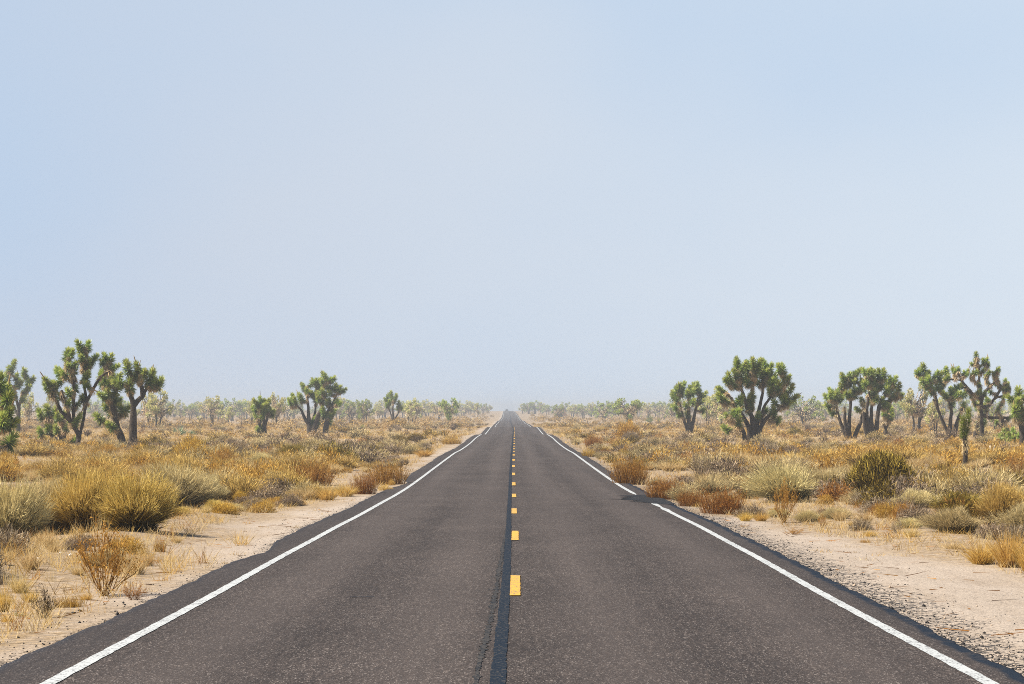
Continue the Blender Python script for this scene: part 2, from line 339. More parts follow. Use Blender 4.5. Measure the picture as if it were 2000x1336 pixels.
def tar_mat(name, col, holes):
    m, t, o = newmat(name); tc_ = N(t, 'ShaderNodeTexCoord'); ob = tc_.outputs['Object']
    vo = N(t, 'ShaderNodeTexVoronoi'); vo.inputs['Scale'].default_value = 60; t.links.new(ob, vo.inputs['Vector'])
    hs = N(t, 'ShaderNodeSeparateColor'); t.links.new(vo.outputs['Color'], hs.inputs[0])
    c = mixc(t, ramp(t, hs.outputs[0], [(1 - holes, (0, 0, 0)), (1 - holes + .04, (1, 1, 1))]), col, (.060, .054, .050))
    p = N(t, 'ShaderNodeBsdfPrincipled'); p.inputs['Roughness'].default_value = .85; p.inputs['Specular IOR Level'].default_value = .08; t.links.new(c, p.inputs['Base Color'])
    bp = N(t, 'ShaderNodeBump'); bp.inputs['Strength'].default_value = .5; bp.inputs['Distance'].default_value = .006
    t.links.new(vo.outputs['Distance'], bp.inputs['Height']); t.links.new(bp.outputs[0], p.inputs['Normal'])
    t.links.new(p.outputs[0], o.inputs['Surface']); return m

rows = np.concatenate([np.arange(-60, 12, 2.), np.arange(12, 62, .16), np.arange(62, 120, .5), np.arange(120, 400, 2.), np.geomspace(400, 3000, 160)])
def strip(lats, rows_, lift, skirt=0):
    """sheet following the road surface; lats is a list of arrays or numbers (lateral offsets)"""
    cols = [np.broadcast_to(l, rows_.shape) for l in lats]; U = np.stack(cols, 1); D = np.repeat(rows_[:, None], U.shape[1], 1)
    Z = zroad(D) + .03 * (1 - (np.abs(U) / 3.8) ** 2) + lift
    if skirt: Z[:, 0] -= skirt; Z[:, -1] -= skirt
    V = np.stack([xroad(D) + U, D, Z], -1)
    n, k = U.shape; i = np.arange(n - 1)[:, None] * k + np.arange(k - 1)
    Q = np.stack([i, i + 1, i + k + 1, i + k], -1).reshape(-1, 4)
    return V.reshape(-1, 3), Q, U, D
el, er = edge_l(rows), edge_r(rows)
lats = [-el - .015, -el, -(3.31 + (el - 3.31) * .9), -(3.31 + (el - 3.31) * .75), -3.31, -2.4, -1.6, -.8, 0, .8, 1.6, 2.4, 3.3, er - .14, er - .09, er - .02, er, er + .015]
V, Q, U, D = strip(lats, rows, 0, .3)
mb = MB(); mb.add(V, Q); road = mb.build('road', road_mat())
tag(road, kind='structure')
uvl = road.data.uv_layers.new(name='road'); vi = np.zeros(len(road.data.loops), np.int32); road.data.loops.foreach_get('vertex_index', vi)
uvl.data.foreach_set('uv', np.stack([U.ravel()[vi], D.ravel()[vi]], 1).astype(np.float32).ravel())
ed = np.zeros(U.shape); ed[:, 14:] = 1.0; ed[:, 0:2] = .7; ed[:, 2] = .35
ed *= (1 - .75 * sst(60, 110, D)); ed[:, 13] = 0
a = road.data.attributes.new('edge', 'FLOAT', 'POINT'); a.data.foreach_set('value', ed.astype(np.float32).ravel())

white = paint_mat('worn_white_paint', (.45, .465, .465), .14); yellow = paint_mat('worn_yellow_paint', (.64, .345, .022), .20)
tar = tar_mat('crack_sealing_tar', (.010, .016, .026), .13); tar2 = tar_mat('crumbling_tar', (.010, .012, .016), .24); tar3 = tar_mat('dry_crack', (.016, .018, .022), .48)
def marking(name, lat0, lat1, rr, lift, mat):
    V, Q, _, _ = strip([lat0, lat1], rr, lift); b = MB(); b.add(V, Q); return b.build(name, mat, road)
fine = np.concatenate([np.arange(8, 70, .12), np.arange(70, 200, .6), np.arange(200, 400, 2), np.geomspace(400, 3000, 120)])
def line_edges(c, half, seed, rr):
    return c - half + .007 * rnoise(rr, seed, 6), c + half + .007 * rnoise(rr, seed + 1, 6)
a0, a1 = line_edges(-3.23, .056, 11, fine); marking('edge_line', a0, a1, fine, .005, white)
r1 = fine[fine < 58.3]; a0, a1 = line_edges(3.23, .056, 13, r1)
blob = .012 * np.exp(-((r1 - 56.6) / .9) ** 2) - .03 * np.exp(-((r1 - 54.3) / .6) ** 2) + .022 * np.exp(-((r1 - 52.8) / .8) ** 2) - .05 * sst(57.2, 58.2, r1)
marking('edge_line', a0 - blob, a1 + blob, r1, .005, white)
r2 = np.concatenate([[64.6, 64.8, 65.2, 66], fine[fine > 66.2]]); a0, a1 = line_edges(3.23, .056, 13, r2); tp = sst(64.5, 67, r2); marking('edge_line', 3.23 - (3.23 - a0) * tp - .01, 3.23 + (a1 - 3.23) * tp, r2, .005, white)
k0 = 25.1 - 12.19 * 2
for k in range(32):
    s0 = k0 + 12.19 * k
    rr = np.linspace(s0, s0 + 3.35, 14); c = np.interp(s0, [0, 25, 49, 85, 120, 290], [-.04, -.038, -.074, -.035, -.02, .03])
    marking('centre_dash', c - .056 + .003 * rnoise(rr, k + 40, 9), c + .056 + .003 * rnoise(rr, k + 90, 9), rr, .009, yellow)
cc = np.interp(fine, [0, 16.6, 26.5, 49, 98, 180, 350, 3000], [-.15, -.148, -.142, -.184, -.138, -.13, -.10, -.1])
hw = np.interp(fine, [0, 16.6, 49, 100, 350, 3000], [.055, .053, .045, .05, .07, .09]) + .006 * rnoise(fine, 21, 2) + .003 * np.random.default_rng(22).normal(size=len(fine))
marking('tar_strip', cc - hw, cc + hw, fine, .005, tar)
rr = np.arange(10, 46, .07); c = np.interp(rr, [10, 16.6, 22, 26, 32, 44], [-.33, -.29, -.265, -.245, -.23, -.215]) + .012 * rnoise(rr, 31, .35)
hw = np.clip(.024 + .014 * np.random.default_rng(32).normal(size=len(rr)).cumsum() * 0 + .013 * rnoise(rr, 32, 1.3) + .010 * np.random.default_rng(33).normal(size=len(rr)), .001, .045) * (1 - .6 * sst(30, 44, rr)); marking('tar_crack', c - hw, c + hw, rr, .004, tar3)
for dd in (26.0, 28.2):
    rr = np.linspace(dd, dd + .06, 5); marking('tar_crack', np.full(5, -.33), np.full(5, -.17), rr, .003, tar)
for (dd, l0, l1) in ((25.0, -1.75, -1.5), (60.2, 1.4, 1.5), (66, 2.5, 2.62)):
    rr = np.linspace(dd, dd + .05, 4); marking('tar_crack', np.full(4, l0), np.full(4, l1), rr, .004, tar)
# broken washed-out patch that interrupts the right edge line
rr = np.arange(56.6, 65.4, .1); q = (rr - 61) / 4.4; env = np.sqrt(np.clip(1 - q * q, 0, 1))
i0 = 3.75 - env * (1.05 + .42 * rnoise(rr, 51, 1.9) + .30 * rnoise(rr, 52, 9)); i1 = 3.45 + env * (.72 + .10 * rnoise(rr, 53, 3))
V, Q, _, _ = strip([i0, i0 * .66 + i1 * .34, i0 * .33 + i1 * .67, np.minimum(i1, edge_r(rr) + .04)], rr, .007); b = MB(); b.add(V, Q); b.build('asphalt_patch', tar2, road)

# ground ----------------------------------------------------------
def ground_mat():
    m, t, o = newmat('desert_sand'); tc_ = N(t, 'ShaderNodeTexCoord'); ob = tc_.outputs['Object']
    la = N(t, 'ShaderNodeAttribute', attribute_name='lat'); ve = N(t, 'ShaderNodeAttribute', attribute_name='veg')
    n1 = noise(t, ob, .55, 5, .6); n2 = noise(t, ob, 5, 4, .65); n3 = noise(t, ob, 60, 3, .7)
    mp_ = N(t, 'ShaderNodeMapping'); mp_.inputs['Scale'].default_value = (1.6, .22, 1); t.links.new(ob, mp_.inputs['Vector'])
    n4 = noise(t, mp_.outputs[0], 1.2, 4, .6)
    c = ramp(t, n1, [(.3, (0.296, 0.234, 0.183)), (.55, (0.376, 0.307, 0.251)), (.75, (0.432, 0.365, 0.306))])
    c = mixc(t, .45, c, ramp(t, n2, [(.3, (0.272, 0.217, 0.170)), (.7, (0.448, 0.377, 0.315))]))
    c = mixc(t, ramp(t, n4, [(.50, (0, 0, 0)), (.70, (0.600, 0.615, 0.637))]), c, (0.224, 0.164, 0.115))
    c = mixc(t, .42, c, ramp(t, n3, [(.32, (0.160, 0.127, 0.098)), (.5, (0.352, 0.291, 0.234)), (.7, (0.560, 0.492, 0.416))]))
    vo = N(t, 'ShaderNodeTexVoronoi'); vo.inputs['Scale'].default_value = 26; t.links.new(ob, vo.inputs['Vector'])
    hs = N(t, 'ShaderNodeSeparateColor'); t.links.new(vo.outputs['Color'], hs.inputs[0])
    c = mixc(t, math_(t, 'MULTIPLY', ramp(t, hs.outputs[0], [(.90, (0, 0, 0)), (.93, (1, 1, 1))]), math_(t, 'LESS_THAN', vo.outputs['Distance'], .42)), c, (0.136, 0.107, 0.085))
    # asphalt grit lying in a band beside the road
    g0 = math_(t, 'SUBTRACT', 1.0, math_(t, 'MULTIPLY', math_(t, 'ADD', la.outputs['Fac'], .1), 1.15), True)
    gk = math_(t, 'ADD', math_(t, 'MULTIPLY', hs.outputs[1], .8), math_(t, 'MULTIPLY', noise(t, ob, 1.7, 4, .6), .75))
    gm = math_(t, 'GREATER_THAN', math_(t, 'ADD', gk, math_(t, 'MULTIPLY', g0, .55)), 1.16)
    c = mixc(t, math_(t, 'MULTIPLY', gm, math_(t, 'GREATER_THAN', g0, .02)), c, (0.048, 0.043, 0.041))
    # plant litter under the scrub
    lit = ramp(t, noise(t, ob, 9, 4, .7), [(.3, (.09, .06, .032)), (.5, (.24, .165, .09)), (.72, (.46, .34, .20))])
    c = mixc(t, math_(t, 'MULTIPLY', ve.outputs['Fac'], ramp(t, n2, [(.28, (.15, .15, .15)), (.6, (.95, .95, .95))])), c, lit)
    p = N(t, 'ShaderNodeBsdfPrincipled'); p.inputs['Roughness'].default_value = .95; p.inputs['Specular IOR Level'].default_value = .1
    t.links.new(c, p.inputs['Base Color'])
    bp = N(t, 'ShaderNodeBump'); bp.inputs['Strength'].default_value = .8; bp.inputs['Distance'].default_value = .05
    hgt = math_(t, 'ADD', math_(t, 'ADD', n2, math_(t, 'MULTIPLY', n3, .28)), math_(t, 'MULTIPLY', vo.outputs['Distance'], -.12))
    t.links.new(hgt, bp.inputs['Height']); t.links.new(bp.outputs[0], p.inputs['Normal']); t.links.new(p.outputs[0], o.inputs['Surface']); return m
gy = np.concatenate([np.arange(-60, 14, 4.), np.arange(14, 62, .25), np.arange(62, 130, .8), np.arange(130, 340, 3.), np.geomspace(340, 3000, 60)])
inner = np.concatenate([[0, .2, .6, .9, .97, 1.0], ])
po = np.concatenate([np.arange(0, 1.2, .12), np.arange(1.2, 8, .25), np.arange(8, 30, 1.2), np.geomspace(30, 1500, 40)])
def side(sgn):
    e = edge_l(gy) if sgn < 0 else edge_r(gy)
    return xroad(gy)[:, None] + sgn * (e[:, None] + np.concatenate([[-.12, -.02], po])[None])
XL, XR = side(-1)[:, ::-1], side(1); X = np.hstack([XL, XR]); Y = np.repeat(gy[:, None], X.shape[1], 1)
Z = ground(X, Y); n, k = X.shape; i = np.arange(n - 1)[:, None] * k + np.arange(k - 1)
mb = MB(); mb.add(np.stack([X, Y, Z], -1), np.stack([i, i + 1, i + k + 1, i + k], -1).reshape(-1, 4))
gnd = mb.build('ground', ground_mat(), smooth=True); tag(gnd, kind='structure')
def veg_in(Y, sgn):
    """lateral distance beyond the asphalt edge where plants begin"""
    return np.where(sgn < 0, np.interp(Y, [0, 22, 30, 38, 50, 62, 70, 100, 150, 3000], [.5, .35, .6, 1.4, 1.8, .8, .3, .6, .9, 1.0]),
                    np.interp(Y, [0, 24, 30, 38, 46, 56, 62, 90, 3000], [3.6, 3.2, 2.6, 1.9, 1.1, .35, .25, .3, .6]))
lat = X - xroad(Y); off = np.abs(lat) - np.where(lat < 0, edge_l(Y), edge_r(Y))
lt = np.where(lat < 0, off * 2.2 + .25, off); a = gnd.data.attributes.new('lat', 'FLOAT', 'POINT'); a.data.foreach_set('value', lt.astype(np.float32).ravel())
vg = sst(-1.0, .35, off - veg_in(Y, lat) + .55 * wob(X * 3, Y * 3)); a = gnd.data.attributes.new('veg', 'FLOAT', 'POINT'); a.data.foreach_set('value', vg.astype(np.float32).ravel())

# ------------------------------------------------------------------ joshua trees
def head_blades(mb, c, ax, h, wd, n, rng, bw=.02, m=0):
    """a rosette of stiff leaves round the axis from c along ax; h length of the leafy end, wd leaf length"""
    ax = unit(np.asarray(ax, float)); ref = np.array([1., 0, 0]) if abs(ax[0]) < .8 else np.array([0, 1., 0])
    u = unit(np.cross(ax, ref)); v = np.cross(ax, u)
    s = rng.random(n) ** .8; ph = rng.uniform(0, 2 * np.pi, n)
    al = np.radians(-35 + 115 * s ** 1.3 + rng.normal(0, 9, n))          # old leaves droop, young ones stand up
    rad = np.cos(ph)[:, None] * u + np.sin(ph)[:, None] * v
    d = np.cos(al)[:, None] * rad + np.sin(al)[:, None] * ax
    p0 = np.asarray(c) + ax * (s * h * .8)[:, None] + rad * .035
    V, Q, T = blades(p0, d, wd * rng.uniform(.75, 1.1, n), bw, -0.05 * ax[None] + np.array([0, 0, -.05]), rng, (1, .85, .1))
    r = np.clip(.05 + .75 * s + rng.normal(0, .16, n), 0, 1)
    mb.add(V, Q, T, (r, r), m)
def skirt_blades(mb, P, n, rng, ln=.34, bw=.036, m=0):
    """dead leaves hanging back along the branch polyline P (ordered root to tip)"""
    P = np.asarray(P); t = rng.random(n) ** .8 * (len(P) - 1.001); i = t.astype(int); f = (t - i)[:, None]
    p = P[i] * (1 - f) + P[i + 1] * f; ax = unit(P[i + 1] - P[i])
    rad = unit(np.cross(ax, rng.normal(size=(n, 3))))
    d = rad * rng.uniform(.35, 1.0, n)[:, None] - ax * rng.uniform(.3, 1.1, n)[:, None] + np.array([0, 0, -.25])
    V, Q, T = blades(p + rad * .07, d, ln * rng.uniform(.7, 1.2, n), bw, np.array([0, 0, -.22]), rng)
    r = np.clip(rng.normal(.5, .25, n), 0, 1); mb.add(V, Q, T, (r, r), m)
HEADS = []; TAKEN = []
for k_, (h_, w_, n_) in enumerate([(.50, .31, 240), (.72, .30, 320), (.98, .29, 400), (.36, .30, 180)]):
    rg = np.random.default_rng(60 + k_); b_ = MB(); head_blades(b_, (0, 0, 0), (0, 0, 1), h_, w_, n_, rg, .031)
    HEADS.append((h_, b_.mesh('leaf_head', M['leaf'])))

def joshua(base, d, stems, heads, label, seed, name='joshua_tree', skirt=1.0, hs=1.0, depth=.75, group='joshua trees near the road', spikes=4, r0=.2, dense=.04):
    """a Joshua tree from its trunk lines and leaf heads; all given in photograph pixels at distance d, spread in depth here"""
    rng = np.random.default_rng(seed); d = dist_at(*base) if d is None else d
    near_ = spot(base[0], base[1], d)
    for q in (0, 2.5, 5, 8): TAKEN.append((near_[0] * (1 - q / d), d - q, .7))
    heads = list(heads) + [(h[0] + rng.uniform(-9, 9) * 150 / d, h[1] + rng.uniform(0, 9) * 150 / d, 3) for h in heads if rng.random() < dense]
    k = d / F; B = spot(base[0], base[1], d); root = empty(name, tuple(B)); tag(root, label, 'joshua tree', group)
    hx = np.array([(h[0] - base[0]) * k for h in heads]); wmax = max(.5, np.abs(hx).max())
    lines = []                                                            # (points, radii)
    for s in stems:
        pts = s; dy = rng.uniform(-1, 1) * depth * wmax * .55
        P = np.array([((x - base[0]) * k, 0, (base[1] - y) * k) for x, y in pts])
        zt = P[:, 2] / max(P[:, 2].max(), .1); P[:, 1] = dy * np.clip(zt, 0, 1) ** 1.2
        if s[0][1] >= base[1] - 8: P[0, 2] -= .35
        else:                                                             # a limb: start it on the stem it leaves
            best = min(((np.hypot(q[0] - P[0, 0], q[2] - P[0, 2]), q) for L_ in lines for q in L_[0]), key=lambda z: z[0], default=(0, P[0]))
            P[0] = best[1]; P[1:, 1] += best[1][1]
        Q_ = smooth_line(P, 16); Q_ += rng.normal(0, .018, Q_.shape) * np.linspace(0, 1, len(Q_))[:, None]
        ra = r0 if s[0][1] >= base[1] - 8 else r0 * .62
        lines.append((Q_, np.linspace(ra * rng.uniform(.85, 1.15), .085, len(Q_))))
    mb = MB(); mskirt = MB(); nm = []
    allp = [(L_[0][i], unit(L_[0][min(i + 1, len(L_[0]) - 1)] - L_[0][max(i - 1, 0)])) for L_ in lines for i in range(2, len(L_[0]))]
    order = sorted(range(len(heads)), key=lambda i: -heads[i][1])
    for i in order:
        h = heads[i]; hs_ = hs * 1.18; x, z = (h[0] - base[0]) * k, (base[1] - h[1]) * k
        sz = h[2] if len(h) > 2 else (0 if rng.random() < .45 else (1 if rng.random() < .75 else 3))
        # nearest fork point below the head
        A = np.array([a_[0] for a_ in allp]); cost = np.hypot(A[:, 0] - x, A[:, 2] - z) + 1.6 * np.maximum(0, A[:, 2] - (z - .30))
        j = int(np.argmin(cost + rng.uniform(0, .15, len(A)))); a0_, t0_ = allp[j]
        g = np.hypot(a0_[0] - x, a0_[2] - z); y_ = a0_[1] + rng.uniform(-1, 1) * depth * min(1.0, .35 + .6 * g)
        p = np.array([x, y_, z]); outw = unit(p - a0_)
        ax = unit(outw * .8 + np.array([0, 0, .55]) + rng.normal(0, .16, 3))
        if len(h) > 3: ax = unit(np.array([h[3], rng.uniform(-.5, .1), h[4]]))
        hh = HEADS[sz][0] * hs_; e = p - ax * hh * .45
        br = bez(a0_, a0_ + t0_ * .42 * np.linalg.norm(e - a0_), e, 7); ra = np.linspace(.075, .05, 7)
        top = np.vstack([br, e + ax * hh * .5]); tube(mb, top, np.append(ra, .03), 6, rng, .06)
        for q in range(2, 7): allp.append((br[q], unit(br[q] - br[q - 1])))
        nsk = int((100 + 130 * rng.random()) * skirt)
        if nsk > 4:
            m0 = 3 if rng.random() < .8 else 1; skirt_blades(mskirt, br[m0:], nsk, rng)
        o = link('leaf_head', HEADS[sz][1], root)
        rot = Vector(ax).to_track_quat('Z', 'Y') @ Euler((0, 0, rng.uniform(0, 6.28))).to_quaternion()
        o.matrix_parent_inverse = Matrix(); o.location = Vector(e); o.rotation_euler = rot.to_euler(); s_ = hs_ * rng.uniform(.88, 1.15); o.scale = (s_, s_, s_)
        if rng.random() < spikes / max(6, len(heads)):                    # dried flower stalk
            tube(mskirt, [e + ax * hh * .7, e + ax * (hh + .22), e + ax * (hh + .42)], [.03, .035, .012], 5, rng, .2, .1)
    for Q_, ra in lines:
        tube(mb, Q_, ra, 9, rng, .07)
        if skirt > .3: skirt_blades(mskirt, Q_[-3:], int(30 * skirt), rng)
    mb.build('trunk', M['bark'], root, smooth=True)
    if mskirt.n: mskirt.build('dead_leaf_skirt', M['dead'], root)
    return root

def H(s, sz=None):
    """'x y x y ...' into a list of leaf heads"""
    v = [float(q) for q in s.split()]; return [(v[i], v[i + 1]) + (() if sz is None else (sz,)) for i in range(0, len(v), 2)]

# --- left of the road
joshua((35, 846), None, [[(35, 846), (36, 815), (38, 790), (44, 768)], [(35, 816), (27, 796), (20, 782)], [(36, 800), (33, 780), (30, 760)]],
       H('29 718', 2) + H('17 737', 1) + H('33 737 41 752 23 761', 0) + H('47 737 45 727 60 741 54 748 49 765 38 748 12 770 28 774 47 780 56 757 14 752 22 722', 3),
       'shaggy joshua tree with a dense crown at the left edge of the picture', 11, hs=1.5, r0=.3, skirt=1.6, dense=0)
joshua((-14, 850), 108., [[(-14, 850), (-13, 815), (-10, 780), (-4, 740)], [(-12, 810), (-2, 785), (4, 765)], [(-13, 800), (-24, 770), (-30, 740)]],
       H('1 689 8 705', 1) + H('6 738', 1) + H('15 722 21 746', 0) + H('10 764 26 768 -24 720', 0) + H('14 803', 0),
       'big green joshua tree cut off by the left edge of the picture', 12, hs=1.05, skirt=.7, dense=0)
joshua((154, 878), None, [[(154, 878), (153.5, 862), (153, 848), (142, 830), (132, 815), (120, 804), (113, 790), (109, 777)],
                          [(153, 862), (158, 838), (161.5, 823), (165, 800), (167.6, 784), (163, 757), (161.5, 734), (160, 712)],
                          [(167.6, 784), (178, 766), (187, 750), (198, 734)],
                          [(144, 832), (144, 806), (143.5, 775), (144, 746), (143, 726)],
                          [(138, 822), (134, 795), (129, 780), (124, 762)]],
       H('153 674 168 677 154 688 163 689 142 690', 0) + H('131 694 132 705', 0) + H('136 716', 3) + H('179 701', 1) + H('169 709 168 718', 1) + H('112 729 116 744 125 730', 1) + H('137 736 120 775 136 768 138 786 160 779 150 790', 3) +
       H('167 739', 1) + H('94 746 91 756', 1) + H('103 753 99 763 106 756', 0) + H('153 820', 2) + H('144 827', 3) + H('201 697 211 703', 0) + H('196 708 206 712', 3) + [(222, 717, 1, .8, .6)] + H('170 752 146 760 158 700 150 712', 3),
       'tallest joshua tree left of the road, dark trunk forking low into raised arms', 13, hs=.98, r0=.19)
joshua((124, 868), None, [[(124, 868), (117, 850), (108, 832), (104, 820)], [(124, 868), (112, 862), (98, 848), (90, 842)], [(124, 868), (126, 845), (124, 825)]],
       H('77 810', 1) + [(105, 805, 1, -.1, 1)] + H('99 829 91 839 112 839 77 843 81 860 91 804 136 834 146 862 118 815 128 812', 0), 'low bushy joshua tree crouching at the foot of the tallest one on the left', 14, hs=1.05, r0=.16, skirt=1.6)
joshua((243, 876), None, [[(245, 876), (237, 855), (229, 835), (226, 820), (220, 795), (214, 780), (208, 762)]],
       H('197 745', 1) + H('204 738 218 743', 1) + H('230 739 228 762', 1) + H('202 774', 0) + H('210 784 222 795 236 797 243 804 214 804 195 818 218 833', 0) + H('212 768 224 780 206 795', 3),
       'leaning joshua tree with leaves down its trunk, beside the straight one', 15, hs=1.12, r0=.26, skirt=1.5)
joshua((259, 877), None, [[(259, 877), (260, 850), (260.7, 825), (262, 792), (257, 774), (254.7, 760), (253.6, 742)],
                          [(262, 792), (271, 781), (279, 772), (285, 760), (290, 750)], [(279, 772), (277, 758), (272, 745)]],
       [(252, 720, 1, -.15, 1)] + H('256 754', 0) + [(236, 748, 0, -.9, .3)] + H('270 717 285 730', 0) + H('270 730', 1) + H('296 739', 1) + H('308 750 300 744', 0) + H('262 735', 3),
       'joshua tree with a straight grey trunk and one fork near its top', 16, hs=1.2, r0=.30, skirt=1.6)
joshua((516, 849), None, [[(517, 849), (516, 830), (514, 812), (512, 800)], [(518, 835), (521, 820), (522, 806)], [(510, 846), (507, 830), (505, 820)]],
       H('500 788 514 788 522 788', 1) + H('508 783 515 801 525 803', 1) + H('500 816 510 816 518 795 530 809 496 800', 0) + H('504 838 510 838', 3), 'stubby joshua tree with thick upright green heads close together', 17, hs=1.35, dense=0, r0=.27, skirt=1.5)
joshua((605, 846), None, [[(605, 846), (603, 825), (601.5, 809), (600, 790), (598, 775)], [(604, 832), (594.6, 817), (587, 800), (578, 792)], [(607, 836), (613, 810), (614.5, 790)],
                          [(612, 842), (620.8, 814), (629, 798), (632, 783), (633, 765)], [(635, 840), (639.6, 819), (642, 803), (651, 787), (658.5, 771)], [(642, 803), (651, 796), (659, 790)]],
       H('633 734 638 740', 0) + H('647 743 651 742 605 751 610 746 615 745 621 743 617 751 623 750 630 745 636 749 632 756 641 757 649 759', 3) + H('656 757 664 760', 0) + [(672, 763, 0, .8, .6)] +
       H('588 755 596 763', 1) + H('601 768 607 771 619 761 615 770 623 771 631 766 636 772 646 769', 3) + H('571 777 576 783 565 784 570 789', 1) + H('583 774 588 779', 1) + H('614 779 623 780 628 782 643 784 641 789', 0) +
       H('659 785 665 788', 3) + H('633 804 631 810', 1) + H('647 808 652 805 643 824', 0) + H('614 821 621 821', 1) + H('617 833', 3), 'broad many-stemmed joshua tree standing alone midway between the road and the tall left trees', 18, hs=1.3, r0=.34, skirt=1.1)
joshua((768, 835), None, [[(769, 835), (768, 815), (767, 800), (768, 786)], [(768, 822), (763, 808), (758, 795)], [(769, 822), (775, 812), (780, 802)]],
       H('752 781 759 787 755 792', 0) + H('764 772 757 776 773 776', 1) + H('766 779 771 784 779 790', 0) + H('784 797 777 798 762 785', 3), 'slender three-armed joshua tree before the hazy wood left of the road', 19, hs=1.45, r0=.28, skirt=1.2)
# --- right of the road
joshua((1347, 850), None, [[(1346, 850), (1342, 838), (1334, 816), (1328, 790)], [(1347, 850), (1352, 830), (1355, 818), (1360, 794), (1362, 780)], [(1345, 842), (1345, 815), (1345, 790), (1344, 778)]],
       H('1316 773 1322 766 1323 780 1332 757 1332 766 1341 769 1326 760', 1) + H('1353 755 1363 754 1358 762', 0) + H('1367 766 1374 773 1351 768', 0) + H('1338 792 1318 796 1325 810 1342 810 1353 785 1374 802 1370 786 1346 760', 3), 'vase-shaped joshua tree just left of the great round-crowned one', 20, hs=1.4, r0=.24, skirt=1.1)
joshua((1471, 862), None, [[(1466, 862), (1464, 845), (1462, 835), (1451, 815), (1437, 792), (1424, 775)], [(1456, 862), (1452, 846), (1445, 835), (1436, 826)],
                           [(1471, 862), (1471, 838), (1470, 818), (1458, 795), (1451, 770), (1440, 751)], [(1476, 862), (1479, 832), (1482, 804), (1488, 775), (1491, 750)],
                           [(1480, 860), (1484, 838), (1497, 816), (1515, 804), (1527, 795)], [(1486, 830), (1490, 800), (1504, 777), (1512, 765)], [(1468, 850), (1466, 810), (1467, 780), (1468, 755)]],
       H('1439 707 1439 717 1433 731', 1) + H('1421 740 1417 746', 0) + H('1450 717 1461 711 1469 713 1460 723 1448 733', 1) + H('1480 713 1475 728 1487 728 1475 738 1490 739', 1) + H('1495 716 1504 723 1498 730 1508 736', 1) + H('1518 721 1527 723 1515 738', 1) +
       H('1530 741 1537 741', 0) + H('1448 747 1460 747', 0) + H('1504 754 1504 766', 1) + H('1519 757 1521 768', 1) + H('1532 770 1531 783 1542 761', 1) + [(1548, 780, 1, .8, .6), (1408, 764, 1, -.7, .7), (1539, 788, 0, .8, .5)] + H('1403 777 1414 784', 0) +
       H('1468 774', 3) + H('1441 784 1446 793', 1) + H('1464 787 1465 797', 1) + H('1480 811 1495 804', 3) + H('1508 802 1518 821 1512 788', 3) + H('1418 838 1440 825 1416 814 1433 807', 0) + H('1459 740 1482 748 1470 725 1430 752 1510 748', 0),
       'great round-crowned joshua tree with many dark trunks from one base, right of the road', 21, hs=1.12, r0=.24, skirt=1.35, group='joshua trees near the road')
joshua((1660, 857), None, [[(1655, 857), (1651, 850), (1639, 816), (1632, 789)], [(1659, 857), (1658, 840), (1659, 821), (1662, 788), (1664, 770)], [(1657, 857), (1650, 825), (1648, 795)], [(1666, 857), (1674, 840), (1681, 826), (1686, 801), (1686, 780)]],
       H('1617 778 1621 772 1626 765 1632 774', 0) + H('1643 780', 0) + H('1638 767 1647 767 1653 771 1643 754', 0) + H('1647 739', 1) + H('1651 746 1651 759 1661 734 1659 747 1667 746 1675 743 1671 732 1679 727', 0) + H('1679 761 1689 758 1685 746 1673 771', 0) + H('1685 785 1700 783', 0) + H('1674 800 1618 793 1627 806 1668 762 1660 770', 3),
       'left one of two spreading multi-trunked joshua trees whose crowns touch', 22, hs=1.12, r0=.24, skirt=1.2)
joshua((1705, 858), None, [[(1698, 858), (1690, 838), (1687, 815), (1688, 795)], [(1703, 858), (1694, 825), (1694, 794), (1699, 765)], [(1709, 860), (1713, 828), (1718, 794), (1729, 775), (1743, 756)], [(1706, 856), (1702, 830), (1703, 800), (1706, 780)], [(1722, 790), (1735, 784), (1745, 781), (1758, 776)]],
       H('1690 727 1696 730 1701 726 1697 738 1705 743 1706 732', 0) + H('1720 732 1728 731', 1) + H('1715 745 1727 739 1708 755 1720 751 1715 757 1725 755 1735 751', 3) + H('1741 742 1748 745', 0) + H('1733 763 1709 766 1702 770 1710 774 1712 781 1723 781 1728 790 1737 796', 3) + H('1758 755 1745 762 1755 765', 0) + H('1752 773 1744 777 1763 774 1690 750 1698 752', 3),
       'right one of two spreading multi-trunked joshua trees whose crowns touch', 23, hs=1.12, r0=.24, skirt=1.0)
joshua((1730, 855), None, [[(1730, 855), (1729.5, 838), (1722, 823)], [(1729.5, 840), (1736, 823)]], H('1731 802 1740 804', 0) + H('1731 812 1740 815 1724 806 1736 795 1726 812', 0), 'small joshua tree with a thin forked trunk, right of the touching pair', 24, hs=1.0, r0=.16, skirt=1.4)
joshua((1855, 858), None, [[(1855, 859), (1852, 846), (1846, 834), (1832, 802), (1822, 780)], [(1856, 859), (1856, 824), (1858, 800), (1848, 775)], [(1860, 850), (1866, 834), (1870, 818), (1876, 800)], [(1832, 802), (1826, 776), (1812, 752)]],
       H('1805 722', 1) + H('1796 728 1814 730', 3) + H('1800 748 1808 754 1819 760 1818 766', 0) + H('1828 734 1836 734', 1) + H('1832 756 1838 744 1848 748 1844 772 1852 738 1848 724', 0) + H('1858 768 1868 772', 1) + H('1874 756 1882 768', 1) + H('1860 788 1880 794', 0) + H('1824 742 1812 742 1840 760 1866 760', 3),
       'leaning dark-trunked joshua tree behind the young one, right side', 25, hs=1.12, r0=.24, skirt=1.2)
